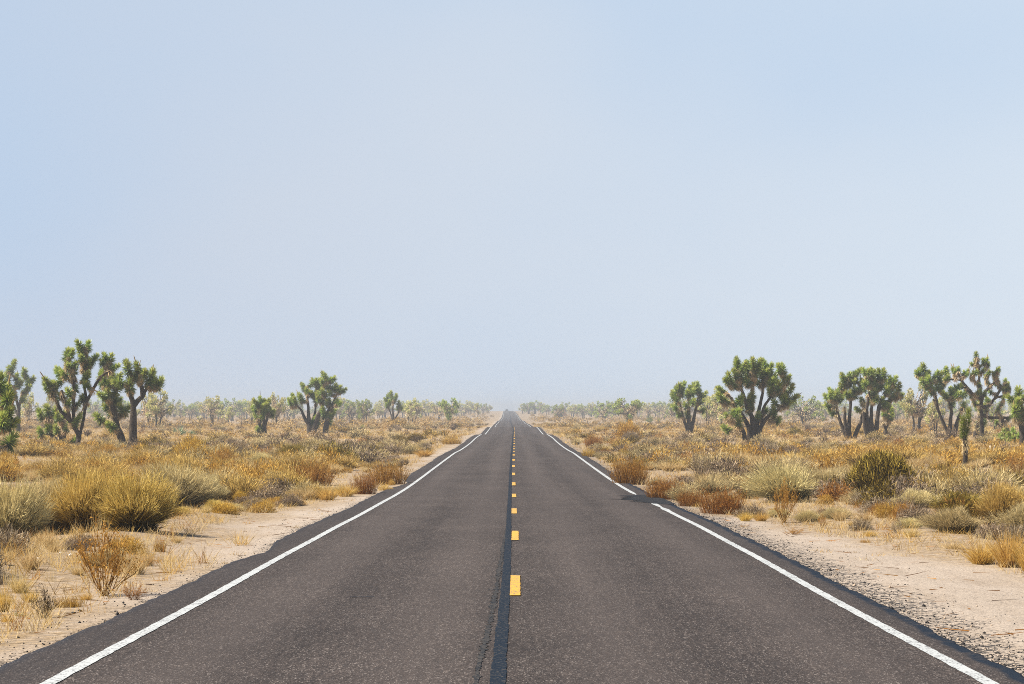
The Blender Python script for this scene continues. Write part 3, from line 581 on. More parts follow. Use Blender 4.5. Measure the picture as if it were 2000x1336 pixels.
joshua((1908, 856), None, [[(1901, 858), (1906, 840), (1911, 820), (1914, 802)]], H('1909 794 1918 800 1914 775 1915 785', 0) + H('1920 816 1912 826 1921 828 1914 834', 3), 'short slanting joshua tree close behind the young one, half hidden', 26, hs=1.1, r0=.2, skirt=1.3)
joshua((1916, 852), 205., [[(1917, 853), (1917, 825), (1916, 800), (1915, 772), (1912, 745), (1910, 720), (1906, 695)], [(1915, 776), (1896, 760), (1884, 745), (1876, 736), (1868, 720)], [(1915, 772), (1925, 755), (1938, 742), (1950, 732)],
                           [(1916, 790), (1932, 782), (1945, 768), (1958, 764)], [(1917, 800), (1935, 806), (1960, 806), (1980, 806)], [(1945, 768), (1955, 752), (1966, 740)], [(1960, 806), (1962, 820), (1966, 832)]],
       H('1904 684 1908 694 1912 706 1896 702 1900 718 1918 696 1926 694 1928 702 1886 717 1894 728 1910 720 1918 714 1948 712 1946 720 1938 720 1932 718 1926 726 1944 728 1910 740 1932 740 1948 740 1966 734 1968 740 1966 750 1974 752 1910 756 1922 760 1960 766 1950 788 1894 764 1902 772 1860 712 1868 712 1864 722 1848 728 1880 720 1876 745 1888 752 1936 756 1930 770 1958 778 1960 750 1972 808 1966 830 1950 815 1976 842 1946 844 1938 806 1925 784', 3),
       'tall gaunt joshua tree with bare twisting limbs and tiny leaf tufts', 27, hs=.78, r0=.24, skirt=.45, spikes=16, depth=.6, dense=.5)
joshua((1998, 855), 165., [[(1998, 855), (1996, 825), (1993, 795), (1990, 775)], [(1996, 825), (2008, 800), (2015, 780)]], H('1992 752', 1) + H('1978 766 1980 788 1996 797 1987 774 2004 756 2012 770', 0) + H('1990 782 1984 800 2006 790', 3), 'pale-skirted joshua tree cut off by the right edge of the picture', 28, hs=1.15, skirt=2.2)
joshua((1968, 850), 178., [[(1966, 851), (1963, 842), (1960, 834)], [(1970, 851), (1978, 842), (1986, 836)]], H('1962 828 1972 832 1982 826 1990 834 1958 838 1978 842 1968 842 1988 844 1952 842', 0), 'low sprawling joshua tree lying in the scrub beside the right edge', 29, hs=1.0, skirt=.4, r0=.12)

# young joshua tree: two leafy columns on one stem
def young_joshua():
    B = spot(1885, 913); d = B[1]; k = d / F; TAKEN.extend([(B[0] * (1 - q / d), d - q, .7) for q in (0, 2, 4, 6, 8)]); root = empty('young_joshua_tree', tuple(B))
    tag(root, 'young joshua tree, a green double column on a short ragged stem', 'joshua tree', 'young joshua trees')
    rng = np.random.default_rng(77); mb = MB(); P = np.array([(0, 0, -.2), (0, 0, .3), (.01, 0, .75), (-.03, 0, 1.3)]); tube(mb, smooth_line(P, 16), np.linspace(.115, .08, len(smooth_line(P, 16))), 10, rng, .08)
    mb.build('trunk', M['bark'], root, smooth=True)
    sk = MB(); skirt_blades(sk, smooth_line([(0, 0, .62), (0, 0, .85), (-.01, 0, 1.22)], 10), 190, rng, .17, .03); sk.build('dead_leaf_skirt', M['dead'], root)
    for (x0, x1, z0, z1) in ((-.05, -.13, 1.2, 2.12), (.05, .15, 1.45, 2.42)):
        c = MB(); n = 620; s = rng.random(n); ph = rng.uniform(0, 6.283, n); rad = np.stack([np.cos(ph), np.sin(ph), 0 * ph], 1)
        p = np.stack([x0 + (x1 - x0) * s, 0 * s, z0 + (z1 - z0) * s], 1); al = np.radians(12 + 62 * s ** 4 + rng.normal(0, 10, n))
        V, Q, T = blades(p + rad * .03, rad * np.cos(al)[:, None] + np.array([0, 0, 1]) * np.sin(al)[:, None], .21 * rng.uniform(.8, 1.1, n), .017, np.array([0, 0, .06]), rng)
        r = np.clip(.3 + .5 * s + rng.normal(0, .15, n), 0, 1); c.add(V, Q, T, (r, r)); c.build('leaf_column', M['lime'], root)
young_joshua()

# trees farther off: a few kinds, each with trunk, crown and dead leaves, copied with their parts
def far_kind(seed, spread, nst, nh, pale):
    """unit-sized tree: 1 high, about 2*spread wide"""
    rng = np.random.default_rng(seed); tr, cr, sk = MB(), MB(), MB(); ends = []
    for s in range(nst):
        a = rng.uniform(0, 6.283); b0 = np.array([np.cos(a), np.sin(a), 0]) * .02 * nst
        e = np.array([np.cos(a) * spread * rng.uniform(.2, .6), np.sin(a) * spread * rng.uniform(.2, .6), rng.uniform(.30, .55)])
        P = bez(b0, b0 * .5 + np.array([0, 0, .3]), e, 7); tube(tr, np.vstack([b0 - np.array([0, 0, .05]), P]), np.linspace(.030, .016, 8), 7, rng, .1); ends.append((P, e))
    for h in range(nh):
        P, e = ends[rng.integers(len(ends))]; a = rng.uniform(0, 6.283); rr = spread * rng.uniform(.15, 1) ** .6
        z = .94 - .72 * (rr / spread) ** 1.5 * rng.uniform(.35, 1.1) - .25 * (rng.random() < .3) * rng.random() + rng.normal(0, .03); p = np.array([np.cos(a) * rr, np.sin(a) * rr, z])
        q = P[rng.integers(3, 7)] if p[2] > P[3][2] else P[2]
        ax = unit(unit(p - q) * .6 + np.array([0, 0, .7])); br = bez(q, q + np.array([0, 0, .12]), p, 5)
        tube(tr, br, np.linspace(.013, .008, 5), 5, rng, .1)
        head_blades(cr, p - ax * .03, ax, .13, .062, 80, rng, .015); skirt_blades(cr, br[1:], int(pale * 26), rng, .065, .016, 1)
    return [('trunk', tr.mesh('trunk', M['bark'], True)), ('crown', cr.mesh('crown', [M['palehead' if pale > 1.1 else 'leaf'], M['dead']]))]
KINDS = [far_kind(201, .42, 4, 28, 1.3), far_kind(202, .38, 2, 19, 1.8), far_kind(203, .55, 4, 30, .8), far_kind(204, .33, 2, 15, 1.2), far_kind(205, .46, 5, 34, 1.0), far_kind(206, .30, 1, 9, 1.2), far_kind(207, .5, 3, 26, 2.0)]
def far_tree(x, yb, hpx, wpx, kind, label, group, rz, name='joshua_tree'):
    d = min(dist_at(x, yb), (7.0 if 'back row' in label else 5.6) * F / hpx); B = spot(x, yb, d); root = empty(name, tuple(B)); tag(root, label, 'joshua tree', group)
    hpx, wpx = hpx * 1.08, wpx * 1.2; h = hpx * d / F; sp = [.42, .38, .55, .33, .46, .30, .5][kind]; sx = wpx * d / F / (2 * sp * 1.08)
    root.rotation_euler = (0, 0, rz); root.scale = (sx, sx, h)
    for nm_, me in KINDS[kind]: link(nm_, me, root)
    return root
g_mid = 'joshua trees standing farther back'
for a in [
    (55, 826, 68, 36, 1, 'pale joshua tree showing behind the trunks at the left edge of the picture', g_mid),
    (292, 829, 66, 42, 1, 'pale yellow joshua tree directly behind the straight grey trunk', g_mid),
    (309, 829, 70, 50, 0, 'pale joshua tree right of the yellow one behind the straight grey trunk', g_mid),
    (355, 821, 31, 26, 0, 'left one of two small squat joshua trees on the pale grass', g_mid),
    (372, 821, 33, 26, 4, 'right one of two small squat joshua trees on the pale grass', g_mid),
    (415, 830, 54, 44, 1, 'yellow-tinged joshua tree alone on the pale grass, V-shaped', g_mid),
    (446, 831, 39, 23, 3, 'short narrow joshua tree right beside the yellow-tinged V-shaped one', g_mid),
    (492, 818, 48, 28, 3, 'thin-stemmed joshua tree leaning behind the stubby one', g_mid),
    (541, 834, 64, 38, 6, 'yellowish joshua tree just right of the stubby green-headed one', g_mid),
    (686, 820, 44, 40, 2, 'grey-green joshua tree right behind the broad many-stemmed one', g_mid),
    (714, 823, 50, 30, 4, 'round dense joshua tree in the row left of the slender three-armed one', g_mid),
    (738, 820, 34, 26, 0, 'low hazy joshua tree between the round dense one and the slender three-armed one', g_mid),
    (800, 831, 36, 28, 5, 'tiny dry-stemmed joshua tree right of the slender three-armed one', g_mid),
    (808, 821, 48, 40, 6, 'wide pale joshua tree right behind the slender three-armed one', g_mid),
    (857, 813, 36, 40, 6, 'pale joshua tree touching the dark tall one, left of the road', g_mid),
    (877, 818, 55, 34, 4, 'dark tall joshua tree nearest the road among the hazy ones on the left', g_mid),
    (905, 812, 24, 32, 0, 'low hazy joshua tree between the dark tall one and the road', g_mid),
    (932, 812, 33, 14, 5, 'lollipop-shaped joshua tree standing above the hazy trees by the road', g_mid),
    (1089, 811, 32, 22, 4, 'dome-topped hazy joshua tree right of the road, far off', g_mid),
    (1118, 815, 24, 26, 0, 'low hazy joshua tree right of the olive bush by the far road', g_mid),
    (1140, 817, 26, 28, 2, 'spreading low joshua tree two left of the pale big-crowned one', g_mid),
    (1179, 820, 39, 38, 2, 'vase-shaped grey-green joshua tree touching the pale big-crowned one', g_mid),
    (1226, 819, 56, 54, 4, 'pale big-crowned joshua tree halfway between road and great round one', g_mid),
    (1265, 818, 32, 26, 1, 'hazy joshua tree behind the two-headed young plant', g_mid),
    (1296, 812, 30, 22, 3, 'faint slim joshua tree behind the vase-shaped one on the right', g_mid),
    (1314, 825, 44, 30, 2, 'grey-green joshua tree half hidden by the vase-shaped one on the right', g_mid),
    (1382, 834, 66, 34, 3, 'slim joshua tree in the gap left of the great round-crowned one', g_mid),
    (1406, 836, 74, 44, 1, 'thick pale-stemmed joshua tree half hidden by the great round-crowned one', g_mid),
    (1572, 831, 58, 62, 2, 'open umbrella-shaped joshua tree right of the great round-crowned one', g_mid),
    (1551, 833, 26, 24, 5, 'tan-stemmed small joshua tree under the open umbrella-shaped one', g_mid),
    (1610, 818, 34, 30, 0, 'faint joshua tree in haze left of the touching pair', g_mid),
    (1752, 826, 42, 30, 4, 'hazy joshua tree seen between the touching pair and the airy one', g_mid),
    (1790, 837, 86, 60, 0, 'airy joshua tree with small pale heads between the touching pair and the leaning one', g_mid),
    (1827, 848, 72, 34, 3, 'slender-trunked joshua tree left of the leaning dark-trunked one', g_mid),
    (1944, 842, 46, 34, 2, 'bushy joshua tree under the bare limbs of the tall gaunt one', g_mid)]:
    far_tree(*a, rz=(a[0] * 1.7) % 6.28)
# hazy trees of the back rows, alike but for their place
rb = np.random.default_rng(91); nlab = {}
for x, y, h, k in [(100, 822, 42, 0), (185, 822, 40, 2), (228, 820, 44, 4), (326, 818, 34, 0), (342, 817, 38, 2), (388, 816, 33, 4), (400, 817, 36, 0), (430, 816, 40, 4), (452, 815, 42, 2), (470, 816, 36, 0), (480, 814, 38, 4), (560, 818, 42, 0), (575, 816, 38, 4), (660, 818, 44, 0), (672, 816, 40, 4), (700, 815, 36, 2), (750, 815, 34, 0), (788, 816, 34, 4), (822, 815, 32, 2), (835, 814, 34, 0), (848, 813, 30, 4), (893, 812, 28, 2), (918, 810, 26, 0), (926, 809, 24, 4), (944, 808, 20, 2), (953, 807, 17, 0)]:
    far_tree(x, y, h, h * rb.uniform(.8, 1.1), k, 'small grey-green joshua tree fading into haze in the back row left of the road', 'hazy back-row joshua trees left of the road', rb.uniform(0, 6))
for x, y, h, k in [(1022, 808, 18, 0), (1034, 809, 24, 4), (1046, 809, 26, 2), (1058, 809, 22, 0), (1070, 810, 20, 4), (1104, 812, 26, 2), (1128, 813, 24, 4), (1155, 814, 26, 0), (1168, 814, 24, 2), (1200, 815, 32, 4), (1248, 815, 30, 0), (1284, 815, 34, 4), (1340, 818, 40, 0), (1398, 818, 44, 2), (1440, 820, 40, 4), (1535, 818, 36, 2), (1595, 818, 38, 4), (1625, 818, 30, 0), (1645, 819, 34, 2), (1738, 820, 40, 0), (1770, 822, 44, 4), (1842, 822, 46, 0), (1880, 822, 48, 2), (1935, 822, 44, 4), (1985, 822, 46, 0)]:
    far_tree(x, y, h, h * rb.uniform(.8, 1.1), k, 'small grey-green joshua tree fading into haze in the back row right of the road', 'hazy back-row joshua trees right of the road', rb.uniform(0, 6))

# the far wood that reads as one mass in the haze
def far_wood():
    rng = np.random.default_rng(300); mb = MB()
    for i in range(1800):
        sg = -1 if rng.random() < .5 else 1; d = rng.uniform(1150, 2800) if i < 240 else rng.uniform(330, 1700); X_ = xroad(d) + sg * rng.uniform((18 if i < 240 else 7) + max(0, d - 900) * .006, .225 * d + 8)
        h = rng.uniform(3.6, 6.4) if i < 240 else rng.uniform(.8, 2.3); z = float(ground(X_, d)); n = 150 if i < 240 else 120; w_ = h * (.36 if i < 240 else .9)
        a = rng.uniform(0, 6.283, n); r_ = w_ * np.sqrt(rng.random(n)); p = np.stack([X_ + np.cos(a) * r_, d + np.sin(a) * r_, z + h * ((.12 if i < 240 else .02) + .82 * rng.random(n) * (1 - .5 * (r_ / w_) ** 2))], 1)
        V, Q, T = blades(p, rng.normal(size=(n, 3)) + np.array([0, 0, .6]), .5 if i >= 240 else 1.0, .09 if i >= 240 else .36, np.zeros(3), rng); r = np.clip(rng.normal(.45, .25, n), 0, 1); mb.add(V, Q, T, (r, r), 0 if i < 240 else (2 if rng.random() < .6 else 3))
        if i >= 240: continue
        for s in range(3): tube(mb, [(X_, d, z - .3), (X_ + rng.normal(0, .3), d, z + h * .35), (X_ + rng.normal(0, .8), d + rng.normal(0, .5), z + h * .75)], [.2, .15, .08], 5, None, 0, .5, 1)
    tag(mb.build('far_wood', [M['leaf'], M['bark'], M['broom'], M['straw']]), kind='stuff')
far_wood()

# ------------------------------------------------------------------ shrubs and grasses
def inc(lo, hi, n, rng): return np.arccos(rng.uniform(np.cos(R(hi)), np.cos(R(lo)), n))
def dirs(th, rng):
    ph = rng.uniform(0, 6.283, len(th)); return np.stack([np.sin(th) * np.cos(ph), np.sin(th) * np.sin(ph), np.cos(th)], 1)
def disk(n, r, rng):
    a = rng.uniform(0, 6.283, n); q = r * np.sqrt(rng.random(n)); return np.stack([q * np.cos(a), q * np.sin(a), 0 * q - .02], 1)
def add(mb, p, d, Ln, wd, bend, rng, r, m=0, taper=(1, .8, .12)):
    V, Q, T = blades(p, d, Ln, wd, bend, rng, taper); r = np.clip(r, 0, 1); mb.add(V, Q, T, (r, r), m)
def lump(d, rng):
    a = rng.uniform(0, 6.28, 4); return (1 + .16 * np.sin(4.5 * d[:, 0] + a[0]) * np.sin(5 * d[:, 1] + a[1]) + .13 * np.sin(9 * d[:, 0] + a[2]) * np.sin(8 * d[:, 1] + a[3]))
def g_dome(mb, n, rng, m, ww=1.):  # rim light and inner shade put into blade colour: upper tips bright, rest dark
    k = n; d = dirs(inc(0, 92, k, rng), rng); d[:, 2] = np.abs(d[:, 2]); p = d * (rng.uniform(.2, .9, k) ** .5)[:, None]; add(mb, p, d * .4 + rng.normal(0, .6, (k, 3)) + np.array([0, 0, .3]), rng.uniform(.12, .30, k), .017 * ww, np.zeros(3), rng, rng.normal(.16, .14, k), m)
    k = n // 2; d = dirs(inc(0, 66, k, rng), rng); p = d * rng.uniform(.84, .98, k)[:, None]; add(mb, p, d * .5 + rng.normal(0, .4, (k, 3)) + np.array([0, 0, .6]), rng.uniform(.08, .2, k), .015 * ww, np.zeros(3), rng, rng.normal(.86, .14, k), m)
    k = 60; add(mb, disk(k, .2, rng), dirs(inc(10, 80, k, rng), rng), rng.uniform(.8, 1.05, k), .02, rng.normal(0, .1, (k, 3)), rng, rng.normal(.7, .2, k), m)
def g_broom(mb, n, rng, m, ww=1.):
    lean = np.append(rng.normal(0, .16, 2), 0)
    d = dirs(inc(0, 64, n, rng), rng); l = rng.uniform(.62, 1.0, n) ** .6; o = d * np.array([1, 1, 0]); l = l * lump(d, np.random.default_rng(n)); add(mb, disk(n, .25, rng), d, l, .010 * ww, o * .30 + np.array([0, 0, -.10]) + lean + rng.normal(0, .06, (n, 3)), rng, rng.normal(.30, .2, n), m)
    q = n // 3; dk = dirs(inc(0, 80, q, rng), rng); add(mb, disk(q, .45, rng), dk, rng.uniform(.3, .6, q), .02 * ww, rng.normal(0, .1, (q, 3)), rng, rng.normal(.05, .04, q), m)  # dark bark of inner stems, deepened to put the hollow's shade into colour
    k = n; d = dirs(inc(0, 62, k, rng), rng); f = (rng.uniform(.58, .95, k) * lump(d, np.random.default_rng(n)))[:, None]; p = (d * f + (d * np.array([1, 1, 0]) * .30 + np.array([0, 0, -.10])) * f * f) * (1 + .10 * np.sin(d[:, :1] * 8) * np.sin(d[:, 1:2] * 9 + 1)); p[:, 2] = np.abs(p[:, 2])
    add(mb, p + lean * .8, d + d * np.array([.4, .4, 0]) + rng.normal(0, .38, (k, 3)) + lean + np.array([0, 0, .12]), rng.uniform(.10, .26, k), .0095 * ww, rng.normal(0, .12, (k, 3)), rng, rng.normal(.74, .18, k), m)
def g_tussock(mb, n, rng, m, ww=1.):
    d = dirs(inc(0, 52, n, rng), rng); o = d * np.array([1, 1, 0]); add(mb, disk(n, .3, rng), d, rng.uniform(.45, 1.05, n), .016 * ww, o * .45 + np.array([0, 0, -.10]), rng, rng.normal(.55, .25, n), m, (1, .8, .2))
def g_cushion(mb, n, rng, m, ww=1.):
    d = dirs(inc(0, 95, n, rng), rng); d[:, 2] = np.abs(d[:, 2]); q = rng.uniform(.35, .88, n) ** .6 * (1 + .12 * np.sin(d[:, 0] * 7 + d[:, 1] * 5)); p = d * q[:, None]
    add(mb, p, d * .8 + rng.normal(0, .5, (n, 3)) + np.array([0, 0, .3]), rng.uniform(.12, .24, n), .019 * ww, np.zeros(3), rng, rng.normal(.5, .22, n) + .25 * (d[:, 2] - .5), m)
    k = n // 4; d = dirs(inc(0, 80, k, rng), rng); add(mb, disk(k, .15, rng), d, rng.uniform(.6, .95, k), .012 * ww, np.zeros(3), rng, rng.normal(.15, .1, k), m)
def g_grey(mb, n, rng, m, ww=1.):
    k = n // 3; d = dirs(inc(0, 80, k, rng), rng); add(mb, disk(k, .2, rng), d, rng.uniform(.6, .95, k), .013 * ww, rng.normal(0, .16, (k, 3)), rng, rng.normal(.25, .15, k), m)
    k = n; d = dirs(inc(0, 88, k, rng), rng); lump = 1 + .16 * np.sin(d[:, 0] * 9 + 1) * np.sin(d[:, 1] * 8); p = d * (rng.uniform(.25, 1, k) ** .45 * .9 * lump)[:, None]
    add(mb, p, d * .5 + rng.normal(0, .6, (k, 3)) + np.array([0, 0, .45]), rng.uniform(.10, .26, k), .016 * ww, rng.normal(0, .1, (k, 3)), rng, rng.normal(.55, .22, k), m)
def g_twig(mb, n, rng, m, ww=1., spread=62, bits=1.0):
    ns = 24; d0 = dirs(inc(4, spread, ns, rng), rng); lv = [(np.zeros((ns, 3)) + rng.normal(0, .03, (ns, 3)) * np.array([1, 1, 0]), d0, np.full(ns, .62), .022)]
    for g in range(3):
        p, d, l, wd_ = lv[-1]; bend = np.array([0, 0, .16]) + rng.normal(0, .08, (len(p), 3)); add(mb, p, d, l, wd_ * ww, bend, rng, rng.normal(.2 + .15 * g, .12, len(p)), m, (1, .85, .55))
        kk = [4, 4, 3][g]; f = rng.uniform(.3, 1, (len(p), kk)); q = p[:, None] + (unit(d) * l[:, None])[:, None] * f[..., None] + (bend * l[:, None])[:, None] * f[..., None] ** 2
        dd = unit(d)[:, None] + rng.normal(0, .42, (len(p), kk, 3)) + np.array([0, 0, .22]); lv.append((q.reshape(-1, 3), dd.reshape(-1, 3), np.repeat(l, kk) * rng.uniform(.38, .7, len(p) * kk), wd_ * .6))
    p, d, l, wd_ = lv[-1]; p = p[rng.permutation(len(p))[:n]]; k = len(p); add(mb, p, rng.normal(0, 1, (k, 3)) + np.array([0, 0, .6]), .06 * bits, .022 * ww * bits, np.zeros(3), rng, rng.normal(.75, .2, k), m)
def g_fan(mb, n, rng, m, ww=1.):
    k = n // 3; d = dirs(inc(0, 30, k, rng), rng); p = disk(k, .78, rng); l = rng.uniform(.5, 1.05, k) * (1 - .35 * (p[:, 0] ** 2 + p[:, 1] ** 2)); d = unit(d + p * np.array([.35, .35, 0])); add(mb, p, d, l, .012 * ww, d * np.array([.2, .2, 0]), rng, rng.normal(.3, .2, k), m)
    j = rng.integers(0, k, n); f = rng.uniform(.35, 1, n); q = p[j] + d[j] * (l[j] * f)[:, None] + d[j] * np.array([.2, .2, 0]) * (l[j] * f * f)[:, None]
    add(mb, q, d[j] * .5 + rng.normal(0, .55, (n, 3)) + np.array([0, 0, .5]), rng.uniform(.05, .14, n), .014 * ww, np.zeros(3), rng, rng.normal(.6, .22, n), m)
def g_sword(mb, n, rng, m, ww=1.):
    d = dirs(inc(2, 78, n, rng), rng); add(mb, disk(n, .1, rng) + np.array([0, 0, .05]), d, rng.uniform(.75, 1.05, n), .055 * ww, np.zeros(3), rng, rng.normal(.5, .25, n), m, (1, .9, .08))
def g_stalks(mb, n, rng, m, ww=1.):
    d = dirs(inc(0, 30, n, rng), rng); add(mb, disk(n, .7, rng), d, rng.uniform(.5, 1.05, n), .018 * ww, rng.normal(0, .06, (n, 3)), rng, rng.normal(.65, .2, n), m, (1, .8, .5))
# kind: builder, blade count, material, category
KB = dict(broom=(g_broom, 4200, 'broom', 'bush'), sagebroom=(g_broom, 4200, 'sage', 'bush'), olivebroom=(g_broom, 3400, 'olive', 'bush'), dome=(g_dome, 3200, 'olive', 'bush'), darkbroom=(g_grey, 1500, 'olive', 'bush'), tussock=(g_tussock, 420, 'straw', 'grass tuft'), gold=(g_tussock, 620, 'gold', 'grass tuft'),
          mound=(g_cushion, 2400, 'orange', 'bush'), goldmound=(g_cushion, 1500, 'gold', 'bush'), grey=(g_grey, 2100, 'grey', 'bush'), brown=(g_grey, 1500, 'russet', 'bush'), russet=(g_fan, 1900, 'russet', 'bush'), rustgrass=(g_fan, 1700, 'orange', 'grass tuft'), twig=(g_twig, 600, 'russet', 'bush'), darktwig=(g_twig, 600, 'dark', 'bush'),
          greytwig=(g_twig, 500, 'grey', 'bush'), yucca=(g_sword, 90, 'yucca', 'yucca'), seedling=(g_sword, 60, 'lime', 'yucca'), stalks=(g_stalks, 46, 'straw', 'grass tuft'))
NAMES = dict(broom='broom_bush', sagebroom='sage_bush', olivebroom='olive_bush', dome='olive_bush', darkbroom='olive_bush', tussock='grass_tuft', gold='golden_grass_tuft', mound='cushion_bush', goldmound='cushion_bush', grey='grey_bush', brown='brown_bush', russet='russet_bush', rustgrass='russet_grass_tuft', twig='twiggy_bush', darktwig='twiggy_bush', greytwig='twiggy_bush', yucca='yucca', seedling='yucca_seedling', stalks='dry_stalks')
CACHE = {}
def shrub_mesh(kind, var):
    if (kind, var) not in CACHE:
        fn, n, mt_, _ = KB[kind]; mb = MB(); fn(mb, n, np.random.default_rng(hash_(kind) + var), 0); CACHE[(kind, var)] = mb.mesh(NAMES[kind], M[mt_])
    return CACHE[(kind, var)]
def hash_(s): return sum(ord(c) * (i + 3) for i, c in enumerate(s))
def shrub(kind, B, wid, hei, rz, label, group=None, var=0, dep=None):
    o = link(NAMES[kind], shrub_mesh(kind, var)); o.location = tuple(B - np.array([0, 0, .03])); o.rotation_euler = (0, 0, rz); o.scale = (wid / 2, (dep or wid) / 2, hei)
    TAKEN.append((B[0], B[1], wid / 2)); return tag(o, label, KB[kind][3], group)
